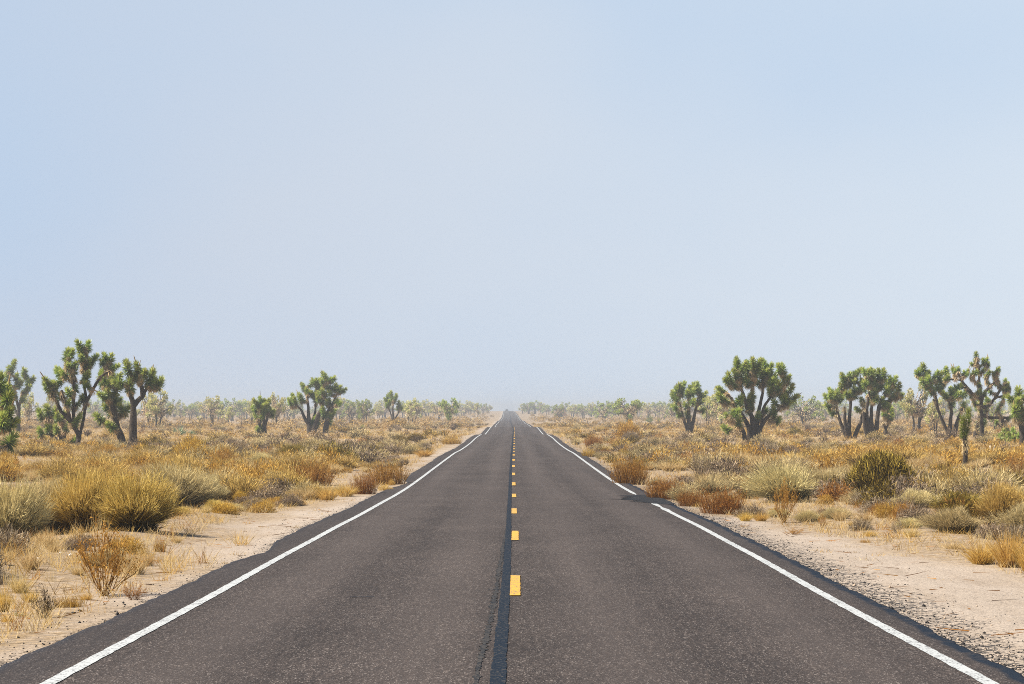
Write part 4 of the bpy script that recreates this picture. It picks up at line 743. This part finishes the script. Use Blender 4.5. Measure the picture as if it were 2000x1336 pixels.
HAND = [  # kind, base x, base y, width, height (photograph pixels), label
    ('twig', 205, 1164, 190, 140, 'wiry rust-brown bush standing on the sand by the left road edge'), ('twig', 262, 1172, 75, 42, 'low straggling red-brown twigs right of the wiry rust-brown bush'), ('darktwig', 86, 1207, 76, 62, 'small nearly black bush on the sand left of the wiry rust-brown bush'), ('seedling', 38, 1203, 40, 20, 'little olive weed flat on the sand left of the small black bush'),
    ('tussock', 266, 1122, 66, 62, 'straw-yellow bush close behind the wiry rust-brown bush'), ('stalks', 96, 1136, 48, 52, 'upright pale grass stalks above the small black bush'), ('gold', 6, 1196, 50, 74, 'tall golden grass tuft at the left border, level with the small black bush'), ('rustgrass', 133, 1186, 60, 34, 'low orange grass tuft between the small black bush and the wiry bush'), ('tussock', 40, 1158, 70, 62, 'thin pale grass tuft left of the upright stalks'), ('gold', 14, 1215, 46, 30, 'low orange grass clump in the lower left by the border'),
    ('broom', 262, 1036, 160, 126, 'big yellow broom bush with a dark hollow base, left verge'), ('broom', 172, 1038, 150, 132, 'yellow broom bush joined to the left of the big yellow one'), ('sagebroom', 92, 1046, 140, 122, 'grey-yellow broom bush second from the left border'),
    ('tussock', 58, 1112, 84, 66, 'straw grass tuft on the dirt bank under the shaggy grey bush'), ('stalks', 26, 1150, 60, 70, 'tall thin stalks at the left border above the golden tuft'), ('tussock', 152, 1124, 52, 42, 'pale grass tuft left of the wiry rust-brown bush'), ('rustgrass', 222, 1098, 40, 32, 'orange wisp of grass behind the wiry rust-brown bush'), ('gold', 168, 1172, 44, 30, 'low gold grass at the foot of the wiry rust-brown bush'), ('tussock', 104, 1078, 56, 34, 'dry grass under the second bush from the left border'), ('tussock', 16, 1094, 64, 44, 'grass tuft below the shaggy grey bush at the left border'), ('rustgrass', 312, 1078, 30, 34, 'thin orange grass at the sand edge right of the wiry bush'), ('tussock', 290, 1106, 46, 46, 'pale grass between the straw-yellow bush and the sand'), ('gold', 60, 1176, 60, 44, 'gold grass behind the small black bush'), ('tussock', 345, 1060, 40, 30, 'lone pale tuft on the left sand under the wide grey-tan bush'),
    ('sagebroom', 14, 1064, 150, 140, 'shaggy grey bush at the left border below the tall joshua trees'), ('sagebroom', 345, 992, 150, 92, 'wide grey-tan bush right of the big yellow broom bush'), ('sagebroom', 405, 985, 90, 62, 'lower grey bush tapering to the verge right of the wide grey-tan one'), ('stalks', 192, 1048, 60, 68, 'bare yellow branching stalks in front of the big yellow broom bush'), ('stalks', 275, 1062, 90, 30, 'row of thin dry seed stalks on the dirt bank'),
    ('mound', 14, 926, 62, 46, 'orange-yellow dome bush at the left border behind the grey ones'), ('mound', 372, 908, 88, 58, 'large orange-brown dome bush below the blue-green yucca'), ('brown', 437, 920, 60, 52, 'dark brown bush leaning on the large orange-brown dome bush'), ('mound', 212, 890, 46, 24, 'low orange bush at the foot of the straight grey trunk'), ('grey', 470, 898, 70, 40, 'grey bush right of the large orange-brown dome'), ('darkbroom', 655, 910, 100, 50, 'dark grey-olive bush, broadest in the mid scrub left of the road'), ('olivebroom', 580, 897, 66, 34, 'dark olive low bush left of the broadest grey-olive one'), ('sagebroom', 508, 914, 60, 34, 'blue-grey soft bush left of the dark olive low one'),
    ('russet', 604, 950, 104, 64, 'fan-shaped rusty bush on the left slope, left of the pale grass strip'), ('mound', 560, 935, 44, 34, 'orange-brown bush tucked left of the fan-shaped rusty one'), ('russet', 712, 965, 62, 52, 'left one of two russet bushes on the left road edge'), ('russet', 757, 946, 84, 56, 'right one of two russet bushes on the left road edge'), ('goldmound', 752, 958, 34, 14, 'yellow cushion plant in front of the two russet bushes'), ('goldmound', 765, 948, 17, 14, 'tiny yellow cushion plant nearest the asphalt by the russet bushes'), ('gold', 640, 977, 70, 44, 'bright straw grass strip below the fan-shaped rusty bush, left part'), ('gold', 676, 970, 60, 40, 'bright straw grass strip touching the left russet bush'), ('mound', 470, 985, 46, 30, 'orange ball-shaped bush where the left bank meets the sand'),
    ('goldmound', 520, 1000, 16, 12, 'little yellow tuft on the left sand below the orange ball-shaped bush'), ('goldmound', 549, 992, 14, 12, 'little yellow tuft on the left sand, middle one of three'), ('goldmound', 568, 985, 22, 16, 'yellow-orange tuft on the left sand, highest of three'), ('darkbroom', 783, 872, 46, 26, 'dark olive bush on the left slope by the road bend line'), ('olivebroom', 812, 862, 34, 18, 'olive bush between the dark one and the sandy cut, left of road'), ('darkbroom', 838, 852, 30, 16, 'small dark bush beside the sandy road edge, far left verge'), ('gold', 828, 892, 60, 24, 'golden grass strip along the left asphalt edge, nearer one'), ('rustgrass', 882, 868, 46, 20, 'orange grass strip along the left asphalt edge, farther one'), ('brown', 716, 893, 22, 16, 'small brown ball bush on the left sandy slope'),
    ('yucca', 350, 850, 46, 24, 'blue-green yucca with stiff upright leaves on the pale grass'), ('yucca', 375, 850, 24, 14, 'smaller grey yucca right of the blue-green one'), ('seedling', 708, 838, 15, 14, 'bright yellow-green yucca seedling left of the road, larger one'), ('seedling', 720, 847, 9, 9, 'dark green seedling just below the bright yellow-green one'), ('seedling', 728, 822, 10, 11, 'tiny lime seedling before the hazy wood left of the road'),
    ('mound', 1227, 858, 60, 38, 'big brown-gold dome bush right of the road, midway to the trees'), ('grey', 1232, 862, 48, 22, 'dark grey bush under the big brown-gold dome'), ('russet', 1160, 874, 48, 32, 'tall rusty brush patch on the right verge, farther one'), ('rustgrass', 1150, 892, 40, 20, 'dense orange-brown cushion against the right asphalt edge'), ('russet', 1228, 946, 84, 68, 'thick rusty bush on the right asphalt edge above the broken patch'), ('russet', 1297, 975, 98, 56, 'thick rusty bush directly behind the broken asphalt patch'), ('russet', 1350, 989, 60, 42, 'low rusty weed right of the broken asphalt patch'), ('russet', 1408, 1004, 100, 66, 'wide rusty bush right of the broken asphalt patch'),
    ('gold', 1456, 1018, 40, 32, 'golden tussock in front of the wide rusty bush, left half'), ('gold', 1486, 1018, 42, 32, 'golden tussock in front of the wide rusty bush, right half'), ('twig', 1531, 1021, 76, 80, 'tall seedy russet bush right of the golden tussocks'), ('mound', 1448, 942, 56, 32, 'neat orange cushion bush on bare sand, right side'), ('goldmound', 1468, 944, 34, 18, 'small yellow cushion touching the neat orange cushion bush'), ('goldmound', 1457, 967, 18, 13, 'lone yellow tuft on bare sand below the neat orange cushion'), ('greytwig', 1366, 946, 70, 76, 'bare brown twiggy bush on the right sandy mound'), ('darktwig', 1330, 909, 36, 28, 'dark bare bush at the top of the right sandy mound'), ('brown', 1300, 909, 26, 24, 'brown bush left of the dark bare one on the mound'),
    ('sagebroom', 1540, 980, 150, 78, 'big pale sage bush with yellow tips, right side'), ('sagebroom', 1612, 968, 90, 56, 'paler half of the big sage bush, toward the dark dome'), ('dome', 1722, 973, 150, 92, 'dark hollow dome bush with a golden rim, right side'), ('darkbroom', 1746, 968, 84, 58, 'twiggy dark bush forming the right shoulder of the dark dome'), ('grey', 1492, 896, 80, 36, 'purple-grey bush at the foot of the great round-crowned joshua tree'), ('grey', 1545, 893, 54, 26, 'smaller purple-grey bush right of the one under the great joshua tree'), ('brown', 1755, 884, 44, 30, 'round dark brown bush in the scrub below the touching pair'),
    ('mound', 1664, 985, 40, 24, 'orange cushion bush under the dark dome, right of two'), ('mound', 1612, 985, 42, 22, 'orange cushion bush under the big sage bush, left of two'), ('tussock', 1572, 1010, 44, 32, 'pale grass tuft below the big sage bush'), ('tussock', 1640, 1018, 50, 44, 'tall straw grass below the left orange cushion'), ('tussock', 1690, 1022, 56, 44, 'tall straw grass below the dark dome bush'), ('gold', 1664, 1028, 20, 20, 'bright little tussock at the edge of the right sand'), ('rustgrass', 1735, 1012, 60, 44, 'orange-tan grass clump right of the tall straw grass'), ('darkbroom', 1872, 1022, 100, 66, 'dark-stemmed broom bush with tan left side, right verge'), ('broom', 1962, 1024, 110, 92, 'upright yellow-green bush at the right border'), ('mound', 1790, 968, 62, 30, 'orange bush slanting down from the white litter, right side'), ('grey', 1862, 968, 60, 34, 'grey bush with tan top between orange bush and right border'), ('olivebroom', 1930, 952, 62, 32, 'yellow-green bush behind the dark-stemmed broom bush'), ('stalks', 1806, 1030, 50, 40, 'tall pale grass stalks left of the dark-stemmed broom bush'), ('gold', 1918, 1102, 100, 76, 'golden grass clump at the lower right border, left part'), ('gold', 1972, 1108, 110, 112, 'tall golden grass clump at the lower right border, right part'), ('gold', 2014, 1116, 100, 104, 'golden grass clump cut by the right border'),
    ('greytwig', 1965, 892, 54, 34, 'grey-green knobby bush right of the young joshua tree'), ('twig', 1988, 935, 56, 56, 'reddish-purple bare bush at the right border'), ('twig', 1606, 1032, 30, 30, 'small dark twig plant on the right sand below the big sage bush'), ('twig', 1552, 1044, 60, 16, 'flat sprawling reddish twigs on the right sand'), ('darkbroom', 1553, 850, 42, 18, 'olive bush under the open umbrella-shaped joshua tree'), ('brown', 1094, 816, 30, 20, 'olive-brown bush by the far road, right side'), ('seedling', 1270, 826, 26, 24, 'two-headed young green plant before the pale big-crowned tree'), ('seedling', 1287, 826, 12, 16, 'single-headed young green plant right of the two-headed one'), ('seedling', 1117, 824, 6, 13, 'thin lime seedling on the right beyond the rusty verge'), ('rustgrass', 1690, 1060, 26, 12, 'low dry weed flat on the right sand'), ('tussock', 1780, 1048, 70, 34, 'straggling pale grass where right sand meets scrub'), ('tussock', 1860, 1072, 90, 26, 'low pale grass mat between sand and golden clumps'), ('gold', 1700, 1048, 40, 24, 'yellow grass tuft on the right sand, left of the straggling pale grass'),
]
rh = np.random.default_rng(40)
for i, (kd, x, y, wp, hp, lab) in enumerate(HAND):
    B = spot(x, y); k = B[1] / F
    for q in ((.8, 1.5, 2.2) if hp >= 85 else (1.0,) if hp >= 30 else ()): TAKEN.append((B[0] * (1 - q * wp * k / B[1]), B[1] - q * wp * k, wp * k * .55))
    shrub(kd, B, wp * k, hp * k, rh.uniform(0, 6.28), lab, var=i % 2, dep=wp * k * rh.uniform(.75, 1.05))

# the rest of the scrub: the nearest ones are things, the far ones one mass
LAND = [(x, y, l) for (x, y, l) in [(60, 1180, 'the small black bush'), (200, 1130, 'the wiry rust-brown bush'), (230, 980, 'the big yellow broom bush'), (30, 900, 'the orange dome at the left border'), (155, 880, 'the tallest left joshua tree'), (255, 880, 'the straight grey trunk'), (370, 890, 'the large orange-brown dome'), (350, 845, 'the blue-green yucca'), (470, 900, 'the grey bush beside that dome'), (516, 850, 'the stubby green-headed joshua tree'), (605, 850, 'the broad many-stemmed joshua tree'), (655, 900, 'the broadest grey-olive bush'), (600, 945, 'the fan-shaped rusty bush'), (735, 950, 'the two russet bushes'), (768, 840, 'the slender three-armed joshua tree'), (785, 868, 'the dark olive slope bush'), (850, 880, 'the left asphalt edge grass'),
    (1155, 870, 'the farther rusty brush patch'), (1227, 850, 'the big brown-gold dome'), (1228, 930, 'the rusty bush above the broken patch'), (1300, 965, 'the broken asphalt patch'), (1347, 850, 'the vase-shaped joshua tree'), (1366, 930, 'the right sandy mound'), (1408, 995, 'the wide rusty bush'), (1448, 935, 'the neat orange cushion'), (1471, 870, 'the great round-crowned joshua tree'), (1545, 890, 'the smaller purple-grey bush'), (1560, 960, 'the big pale sage bush'), (1572, 835, 'the umbrella-shaped joshua tree'), (1680, 860, 'the touching pair of joshua trees'), (1720, 940, 'the dark hollow dome'), (1755, 875, 'the round dark brown bush'), (1640, 1010, 'the tall straw grass'), (1790, 960, 'the slanting orange bush'), (1855, 860, 'the leaning joshua tree'), (1872, 1000, 'the dark-stemmed broom bush'), (1886, 910, 'the young joshua tree'), (1962, 1000, 'the upright yellow-green bush'), (1965, 890, 'the grey-green knobby bush'), (1940, 1080, 'the golden grass at the right border')]]
DESC = dict(broom='yellow broom bush', sagebroom='pale sage bush', olivebroom='olive bush', darkbroom='dark olive bush', tussock='straw grass tuft', gold='golden grass tuft', mound='orange cushion bush', goldmound='yellow cushion plant', grey='grey-brown bush', brown='brown bush', russet='rusty bush', rustgrass='orange-tan grass tuft', darktwig='dark twiggy bush', greytwig='bare grey twiggy bush', twig='russet twiggy bush')
SW = [('grey', .20), ('sagebroom', .13), ('broom', .08), ('olivebroom', .03), ('tussock', .30), ('mound', .08), ('brown', .05), ('rustgrass', .06), ('darkbroom', .04), ('greytwig', .03)]
kn = [a_ for a_, _ in SW]; kp = np.array([b_ for _, b_ in SW]); kp /= kp.sum(); WARM = np.array([k_ in ('tussock', 'broom', 'mound', 'rustgrass') for k_ in kn])
SIZE = dict(grey=(.7, 1.5, .42), sagebroom=(.7, 1.5, .5), broom=(.7, 1.4, .5), olivebroom=(.8, 1.4, .5), tussock=(.35, .8, .7), mound=(.5, 1.3, .5), brown=(.5, 1.1, .5), rustgrass=(.4, .9, .6), darkbroom=(.6, 1.2, .5), greytwig=(.6, 1.1, .55))
def scatter(seed, n, y0, y1, gap, power=1.0, big=1.0):
    """spots among the plants, thinned so they keep apart"""
    rng = np.random.default_rng(seed); cell = {}; out_ = []
    for bx, by, br in TAKEN: cell.setdefault((int(bx), int(by)), []).append((bx, by, br))
    tries = 0
    while len(out_) < n and tries < n * 30:
        tries += 1; Y_ = y0 + (y1 - y0) * rng.random() ** power; X_ = rng.uniform(-1, 1) * (.222 * Y_ + 3.5)
        lt_ = X_ - float(xroad(Y_)); e = float(edge_l(Y_) if lt_ < 0 else edge_r(Y_)); o_ = abs(lt_) - e - float(veg_in(Y_, lt_))
        if o_ < .25: continue
        if Y_ < 130 and wob(X_ * .9 + 40, Y_ * .55) < -.22: continue
        if lt_ < 0 and 215 < Y_ < 345 and rng.random() < .62: continue
        if lt_ > 0 and 52 < Y_ < 96 and o_ < 4.2 and rng.random() < .8: continue
        pt = float(wob(X_ * .30 + 7, Y_ * .16 + 3)); q_ = kp * np.where(WARM, np.exp(2.6 * pt), np.exp(-2.6 * pt)); kd = kn[rng.choice(len(kn), p=q_ / q_.sum())]; lo_, hi_, hr = SIZE[kd]; wd_ = big * rng.uniform(lo_, hi_) * (1 if o_ > 2.0 else .6); r_ = wd_ / 2
        ok = True
        for i in range(int(X_) - 2, int(X_) + 3):
            for j in range(int(Y_) - 2, int(Y_) + 3):
                for (a_, b_, c_) in cell.get((i, j), ()):
                    if (a_ - X_) ** 2 + (b_ - Y_) ** 2 < (gap * (c_ + r_)) ** 2: ok = False
        if not ok: continue
        cell.setdefault((int(X_), int(Y_)), []).append((X_, Y_, r_)); out_.append((kd, X_, Y_, wd_, wd_ * hr * rng.uniform(.8, 1.2), rng.uniform(0, 6.28)))
    return out_
near = scatter(501, 330, 22, 80, .86, .9)
near.sort(key=lambda q: q[2]); things, rest = near[:200], near[200:]
used = {}
def relation(X_, Y_):
    px, py = 1000 + X_ * F / Y_, YH - float(ground(X_, Y_)) * F / Y_
    lx, ly, l = min(LAND, key=lambda q: (q[0] - px) ** 2 + ((q[1] - py) * 1.6) ** 2)
    dx, dy = px - lx, py - ly
    return ('left of ' if dx < 0 else 'right of ') * (abs(dx) > abs(dy) * 1.1) + (('below ' if dy > 0 else 'above ') if abs(dx) <= abs(dy) * 1.1 else '') + l
for i, (kd, X_, Y_, wd_, hh, rz) in enumerate(things):
    sz = 'small ' if wd_ < .62 else ('broad ' if wd_ > 1.15 else ''); lab = sz + DESC[kd] + ' ' + relation(X_, Y_); q = used.get(lab, 0); used[lab] = q + 1
    if q: lab = ['', 'farther ', 'hindmost ', 'tucked-in '][min(q, 3)] + lab
    shrub(kd, np.array([X_, Y_, float(ground(X_, Y_, False))]), wd_, hh, rz, lab, 'scrub plants beside the road', var=i % 2)
mats = []; mi = {}
for kd in kn:
    if KB[kd][2] not in mi: mi[KB[kd][2]] = len(mats); mats.append(M[KB[kd][2]])
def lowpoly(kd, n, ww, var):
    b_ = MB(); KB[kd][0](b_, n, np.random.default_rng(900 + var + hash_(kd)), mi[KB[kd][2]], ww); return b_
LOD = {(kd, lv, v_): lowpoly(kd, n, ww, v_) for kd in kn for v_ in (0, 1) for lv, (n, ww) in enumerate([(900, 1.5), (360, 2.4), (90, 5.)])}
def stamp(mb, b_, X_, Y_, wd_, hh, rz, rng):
    c, s_ = np.cos(rz), np.sin(rz); z = float(ground(X_, Y_)); off_ = mb.n; drift = rng.normal(0, .09); base = 0
    for V in b_.V:
        x, y = V[:, 0] * wd_ / 2, V[:, 1] * wd_ / 2; mb.V.append(np.stack([X_ + c * x - s_ * y, Y_ + s_ * x + c * y, z - .03 + V[:, 2] * hh], 1)); mb.n += len(V)
    for q in b_.Q: mb.Q.append(q + off_)
    for q in b_.T: mb.T.append(q + off_)
    mb.qr += [np.clip(a_ + drift, 0, 1) for a_ in b_.qr]; mb.tr += [np.clip(a_ + drift, 0, 1) for a_ in b_.tr]; mb.qm += b_.qm; mb.tm += b_.tm
rs = np.random.default_rng(7); mb = MB()
mid = scatter(502, 2250, 58, 150, .52, .9, 1.35); far = scatter(503, 3800, 150, 520, .42, .7, 1.35)
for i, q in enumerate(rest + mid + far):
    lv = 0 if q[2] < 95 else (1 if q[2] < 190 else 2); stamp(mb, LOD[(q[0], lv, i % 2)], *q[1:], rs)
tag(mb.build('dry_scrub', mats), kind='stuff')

# grass between the shrubs and weeds on the sand
def grass():
    rng = np.random.default_rng(8); mb = MB(); gm = [M['straw'], M['gold'], M['russet']]
    for (n, y0, y1, nb, ww, hmul) in ((5200, 20, 70, 15, .006, .8), (9000, 70, 170, 9, .014, .8), (24000, 170, 460, 6, .035, 1.2)):
        Y_ = y0 + (y1 - y0) * rng.random(n) ** .85; X_ = rng.uniform(-1, 1, n) * (.222 * Y_ + 3.5); lt_ = X_ - xroad(Y_); o_ = np.abs(lt_) - np.where(lt_ < 0, edge_l(Y_), edge_r(Y_)) - veg_in(Y_, lt_)
        keep = (o_ > .0) | ((o_ > -1.6) & (np.abs(lt_) > np.where(lt_ < 0, edge_l(Y_), edge_r(Y_)) + .12) & (rng.random(n) < .11)); X_, Y_, o_ = X_[keep], Y_[keep], o_[keep]
        z = ground(X_, Y_); k = len(X_); P = np.repeat(np.stack([X_, Y_, z - .01], 1), nb, 0) + rng.normal(0, .06, (k * nb, 3)) * np.array([1, 1, 0]) * (1 + y0 / 90)
        d = dirs(inc(0, 48, k * nb, rng), rng); h = np.repeat(rng.uniform(.12, .40, k) * np.where(o_ > 0, 1, .35), nb) * hmul; r = np.repeat(rng.uniform(.2, .8, k), nb) + rng.normal(0, .15, k * nb)
        sel = np.repeat(rng.choice(3, k, p=[.74, .20, .06]), nb)
        for m_ in range(3):
            s_ = sel == m_; add(mb, P[s_], d[s_], h[s_] * rng.uniform(.6, 1.1, s_.sum()), ww, d[s_] * np.array([.3, .3, 0]), rng, r[s_], m_)
    n = 1300; Y_ = rng.uniform(21, 38, n); X_ = float(xroad(30)) - rng.uniform(4.1, 9.5, n); o_ = np.abs(X_ - xroad(Y_)) - edge_l(Y_); keep = rng.random(n) < np.clip(.02 + .16 * (o_ - .25) + 1.1 * wob(X_ * 3, Y_ * 3), 0, .85); X_, Y_ = X_[keep], Y_[keep]; k = len(X_); nb = 20
    P = np.repeat(np.stack([X_, Y_, ground(X_, Y_) - .01], 1), nb, 0) + rng.normal(0, .05, (k * nb, 3)) * np.array([1, 1, 0]); d = dirs(inc(0, 42, k * nb, rng), rng); h = np.repeat(rng.uniform(.10, .42, k), nb); sel = np.repeat(rng.choice(3, k, p=[.66, .20, .14]), nb); r = rng.normal(.55, .22, k * nb)
    for m_ in range(3):
        s_ = sel == m_; add(mb, P[s_], d[s_], h[s_] * rng.uniform(.6, 1.1, s_.sum()), .005, d[s_] * np.array([.3, .3, 0]), rng, r[s_], m_)
    n = 420; Y_ = 16 + 40 * rng.random(n) ** 1.3; sg = np.where(rng.random(n) < .55, 1, -1); o_ = rng.uniform(.25, 3.2, n); X_ = xroad(Y_) + sg * (np.where(sg > 0, edge_r(Y_), edge_l(Y_)) + o_); a = rng.uniform(0, 6.28, n)
    add(mb, np.stack([X_, Y_, ground(X_, Y_) + .012], 1), np.stack([np.cos(a), np.sin(a), rng.uniform(0, .12, n)], 1), rng.uniform(.08, .40, n), .009, rng.normal(0, .12, (n, 3)) * np.array([1, 1, .3]), rng, rng.normal(.45, .3, n), 2, (1, .9, .6))
    tag(mb.build('dry_grass', gm), kind='stuff')
grass()

# loose grit beside the asphalt
def grit():
    rng = np.random.default_rng(15); mb = MB(); oc = np.array([(1, 0, 0), (-1, 0, 0), (0, 1, 0), (0, -1, 0), (0, 0, 1), (0, 0, -1)], float); fc = np.array([(0, 2, 4), (2, 1, 4), (1, 3, 4), (3, 0, 4), (2, 0, 5), (1, 2, 5), (3, 1, 5), (0, 3, 5)])
    for i in range(5200):
        right = rng.random() < .8; Y_ = 15 + 50 * rng.random() ** 1.6; o_ = rng.exponential(.30) + .0 if right else rng.exponential(.22)
        if o_ > 2.2: continue
        X_ = float(xroad(Y_)) + (edge_r(Y_) + o_ if right else -edge_l(Y_) - o_); s_ = rng.uniform(.004, .011) * (1 + (rng.random() < .02) * 1.3)
        mb.add(np.array([X_, Y_, float(ground(X_, Y_)) + s_ * .25]) + oc * s_ * rng.uniform(.6, 1.3, (6, 3)), None, fc, .5, 0 if rng.random() < .72 else 1)
    tag(mb.build('grit', [plain('asphalt_crumbs', (.035, .031, .030), .9, .2), plain('tan_pebbles', (.40, .31, .23), .95, .1)]), kind='stuff')
grit()

# stones, litter, dead wood -----------------------------------------
def rock(x, y, wpx, name, label, cat, mat, flat=.6, seed=0, group=None):
    rng = np.random.default_rng(seed + 70); B = spot(x, y); s = wpx * B[1] / F / 2; mb = MB(); n = 8; m = 12
    th = np.linspace(.12, np.pi - .12, n); ph = np.linspace(0, 6.283, m, endpoint=False); T_, P_ = np.meshgrid(th, ph, indexing='ij')
    V = np.stack([np.sin(T_) * np.cos(P_), np.sin(T_) * np.sin(P_), np.cos(T_)], -1); f = 1 + .16 * np.sin(V[..., 0] * 4 + rng.uniform(0, 6)) + .13 * np.sin(V[..., 1] * 5 + rng.uniform(0, 6)) + rng.normal(0, .05, V.shape[:2])
    V = V * f[..., None] * np.array([s, s * .8, s * flat]); i = np.arange(n - 1)[:, None] * m; j = np.arange(m); Q = np.stack([i + j, i + m + j, i + m + (j + 1) % m, i + (j + 1) % m], -1)
    mb.add(V.reshape(-1, 3), Q); top = np.array([(0, 0, s * flat), (0, 0, -s * flat)]); k = mb.n; mb.add(top); mb.T.append(np.concatenate([np.stack([np.full(m, k), j, (j + 1) % m], 1), np.stack([np.full(m, k + 1), (n - 1) * m + (j + 1) % m, (n - 1) * m + j], 1)])); mb.tr.append(np.full(2 * m, .5)); mb.tm.append(np.zeros(2 * m))
    o = mb.build(name, mat); o.location = tuple(B + np.array([0, 0, s * flat * .45])); o.rotation_euler = (0, 0, rng.uniform(0, 6)); return tag(o, label, cat, group)
quartz = plain('pale_quartz', (.80, .78, .76), .6, .4); blackish = plain('asphalt_lump', (.03, .028, .028), .9, .2)
for i, (x, y, w_, l) in enumerate([(118, 1081, 8, 'upper left white stone on the bank behind the wiry rust-brown bush'), (138, 1086, 11, 'broad white stone right of the upper left one on the bank'), (76, 1092, 9, 'white stone on the shaded dirt left of the wiry rust-brown bush'), (156, 1050, 5, 'tiny white stone under the big yellow broom bush')]):
    rock(x, y, w_, 'white_stone', l, 'stone', quartz, .5, i, 'white stones on the left bank')
for i, (x, y, w_, l) in enumerate([(144, 1198, 9, 'black asphalt lump on the left sand, left of two'), (156, 1194, 8, 'black asphalt lump on the left sand, right of two'), (36, 1246, 7, 'black asphalt lump at the left border sand')]):
    rock(x, y, w_, 'asphalt_lump', l, 'stone', blackish, .5, 10 + i, 'asphalt lumps on the left sand')
def litter(x, y, wpx, label, seed):
    rng = np.random.default_rng(seed); B = spot(x, y); s = wpx * B[1] / F / 2; n = 6; g = np.linspace(-1, 1, n); Xg, Yg = np.meshgrid(g, g); Zg = .5 + .45 * np.sin(Xg * 3 + rng.uniform(0, 6)) + .35 * np.cos(Yg * 4 + rng.uniform(0, 6)) + rng.normal(0, .15, Xg.shape)
    up = np.stack([Xg * s, Yg * s * .8, Zg * s * .5 + .05], -1).reshape(-1, 3); lo_ = up - np.array([0, 0, .006]); i = np.arange(n - 1)[:, None] * n + np.arange(n - 1); Q = np.stack([i, i + 1, i + n + 1, i + n], -1).reshape(-1, 4)
    mb = MB(); mb.add(up, Q); mb.add(lo_, Q[:, ::-1]); o = mb.build('crumpled_paper', plain('white_paper', (.86, .87, .90), .7, .2)); o.location = tuple(B); tag(o, label, 'litter', 'white litter in the scrub')
litter(1762, 961, 5, 'smaller white scrap of litter at the foot of the dark hollow dome bush', 3); litter(1775, 955, 7, 'larger white scrap of litter right of the dark hollow dome bush', 4)
def dead_wood(pts, rad, label, mat, d=None):
    B = spot(*pts[0]) if d is None else spot(*pts[0], d); k = B[1] / F; rng = np.random.default_rng(int(pts[0][0])); P = np.array([((x - pts[0][0]) * k, .25 * i * (-1) ** i, .12 + (pts[0][1] - y) * k) for i, (x, y) in enumerate(pts)])
    mb = MB(); L_ = smooth_line(P, 14); tube(mb, L_, np.linspace(rad, rad * .55, len(L_)), 7, rng, .14)
    for j in (5, 8, 10): tube(mb, [L_[j], L_[j] + rng.normal(0, .18, 3) + np.array([0, 0, .2])], [rad * .5, rad * .2], 5, rng, .1)
    o = mb.build('dead_branch', mat, smooth=True); o.location = tuple(B); tag(o, label, 'dead branch')
dead_wood([(1311, 832), (1316, 831), (1322, 835), (1326, 834)], .10, 'dark fallen branch in the scrub left of the vase-shaped joshua tree', M['bark'])
dead_wood([(1917, 893), (1926, 891), (1936, 890), (1944, 888)], .075, 'pale fallen branch right of the young joshua tree', plain('bleached_wood', (.55, .46, .34), .9, .1))
dead_wood([(1816, 838), (1819, 822), (1817, 805)], .18, 'grey dead stump leaning left of the slender-trunked joshua tree', M['bark'])

# car far down the road
def car():
    d = 1560.; X_ = float(xroad(d)) - 1.55; root = empty('car', (X_, d, float(zroad(d)) + .03)); tag(root, 'dark car, a speck far down the road in the haze', 'car')
    paint = plain('dark_car_paint', (.16, .17, .19), .3, .5); glass = plain('car_glass', (.02, .025, .03), .1, .6); rub = plain('tyre_rubber', (.02, .02, .02), .9, .2)
    def prism(prof, w0, w1, name, mt_, par):
        P = np.array(prof, float); n = len(P); V = np.vstack([np.column_stack([np.full(n, -w0), P[:, 0], P[:, 1]]), np.column_stack([np.full(n, w0), P[:, 0], P[:, 1]])]); V[:, 0] *= np.where(V[:, 2] > 1.0, w1 / w0, 1)
        me = bpy.data.meshes.new(name); me.from_pydata(V.tolist(), [], [tuple(range(n - 1, -1, -1)), tuple(range(n, 2 * n))] + [(i, (i + 1) % n, n + (i + 1) % n, n + i) for i in range(n)]); me.materials.append(mt_); return link(name, me, par)
    prism([(-2.2, .35), (2.2, .35), (2.25, .75), (2.1, .95), (1.0, 1.0), (.35, 1.5), (-1.4, 1.52), (-2.15, 1.0), (-2.25, .7)], .92, .74, 'body', paint, root)
    prism([(-2.19, 1.03), (-1.50, 1.45), (-1.52, 1.47), (-2.22, 1.04)], .70, .66, 'windscreen', glass, root)
    for x in (-.93, .93):
        for y in (-1.4, 1.4):
            b_ = MB(); tube(b_, [(x - .1, y, .33), (x + .1, y, .33)], .33, 14); b_.build('wheel', rub, root)
        b_ = MB(); tube(b_, [(x * .72, -2.22, .72), (x * .72, -2.28, .72)], .12, 10); b_.build('headlight', plain('headlight_glass', (.7, .7, .7), .2, .5), root)
car()

# haze ------------------------------------------------------------
def haze():
    x0, x1, y0, y1, z0, z1 = -1620, 1620, -90, 3100, -6.5, 6.5
    V = [(x, y, z) for z in (z0, z1) for y in (y0, y1) for x in (x0, x1)]
    me = bpy.data.meshes.new('haze'); me.from_pydata(V, [], [(0, 2, 3, 1), (4, 5, 7, 6), (0, 1, 5, 4), (2, 6, 7, 3), (0, 4, 6, 2), (1, 3, 7, 5)])
    m, t, o = newmat('pale_haze'); v = N(t, 'ShaderNodeVolumePrincipled'); v.inputs['Density'].default_value = .0005
    v.inputs['Color'].default_value = (.53, .58, .655, 1); v.inputs['Anisotropy'].default_value = .1
    t.links.new(v.outputs[0], o.inputs['Volume']); me.materials.append(m)
    h = link('haze', me); tag(h, kind='stuff'); return h
haze()
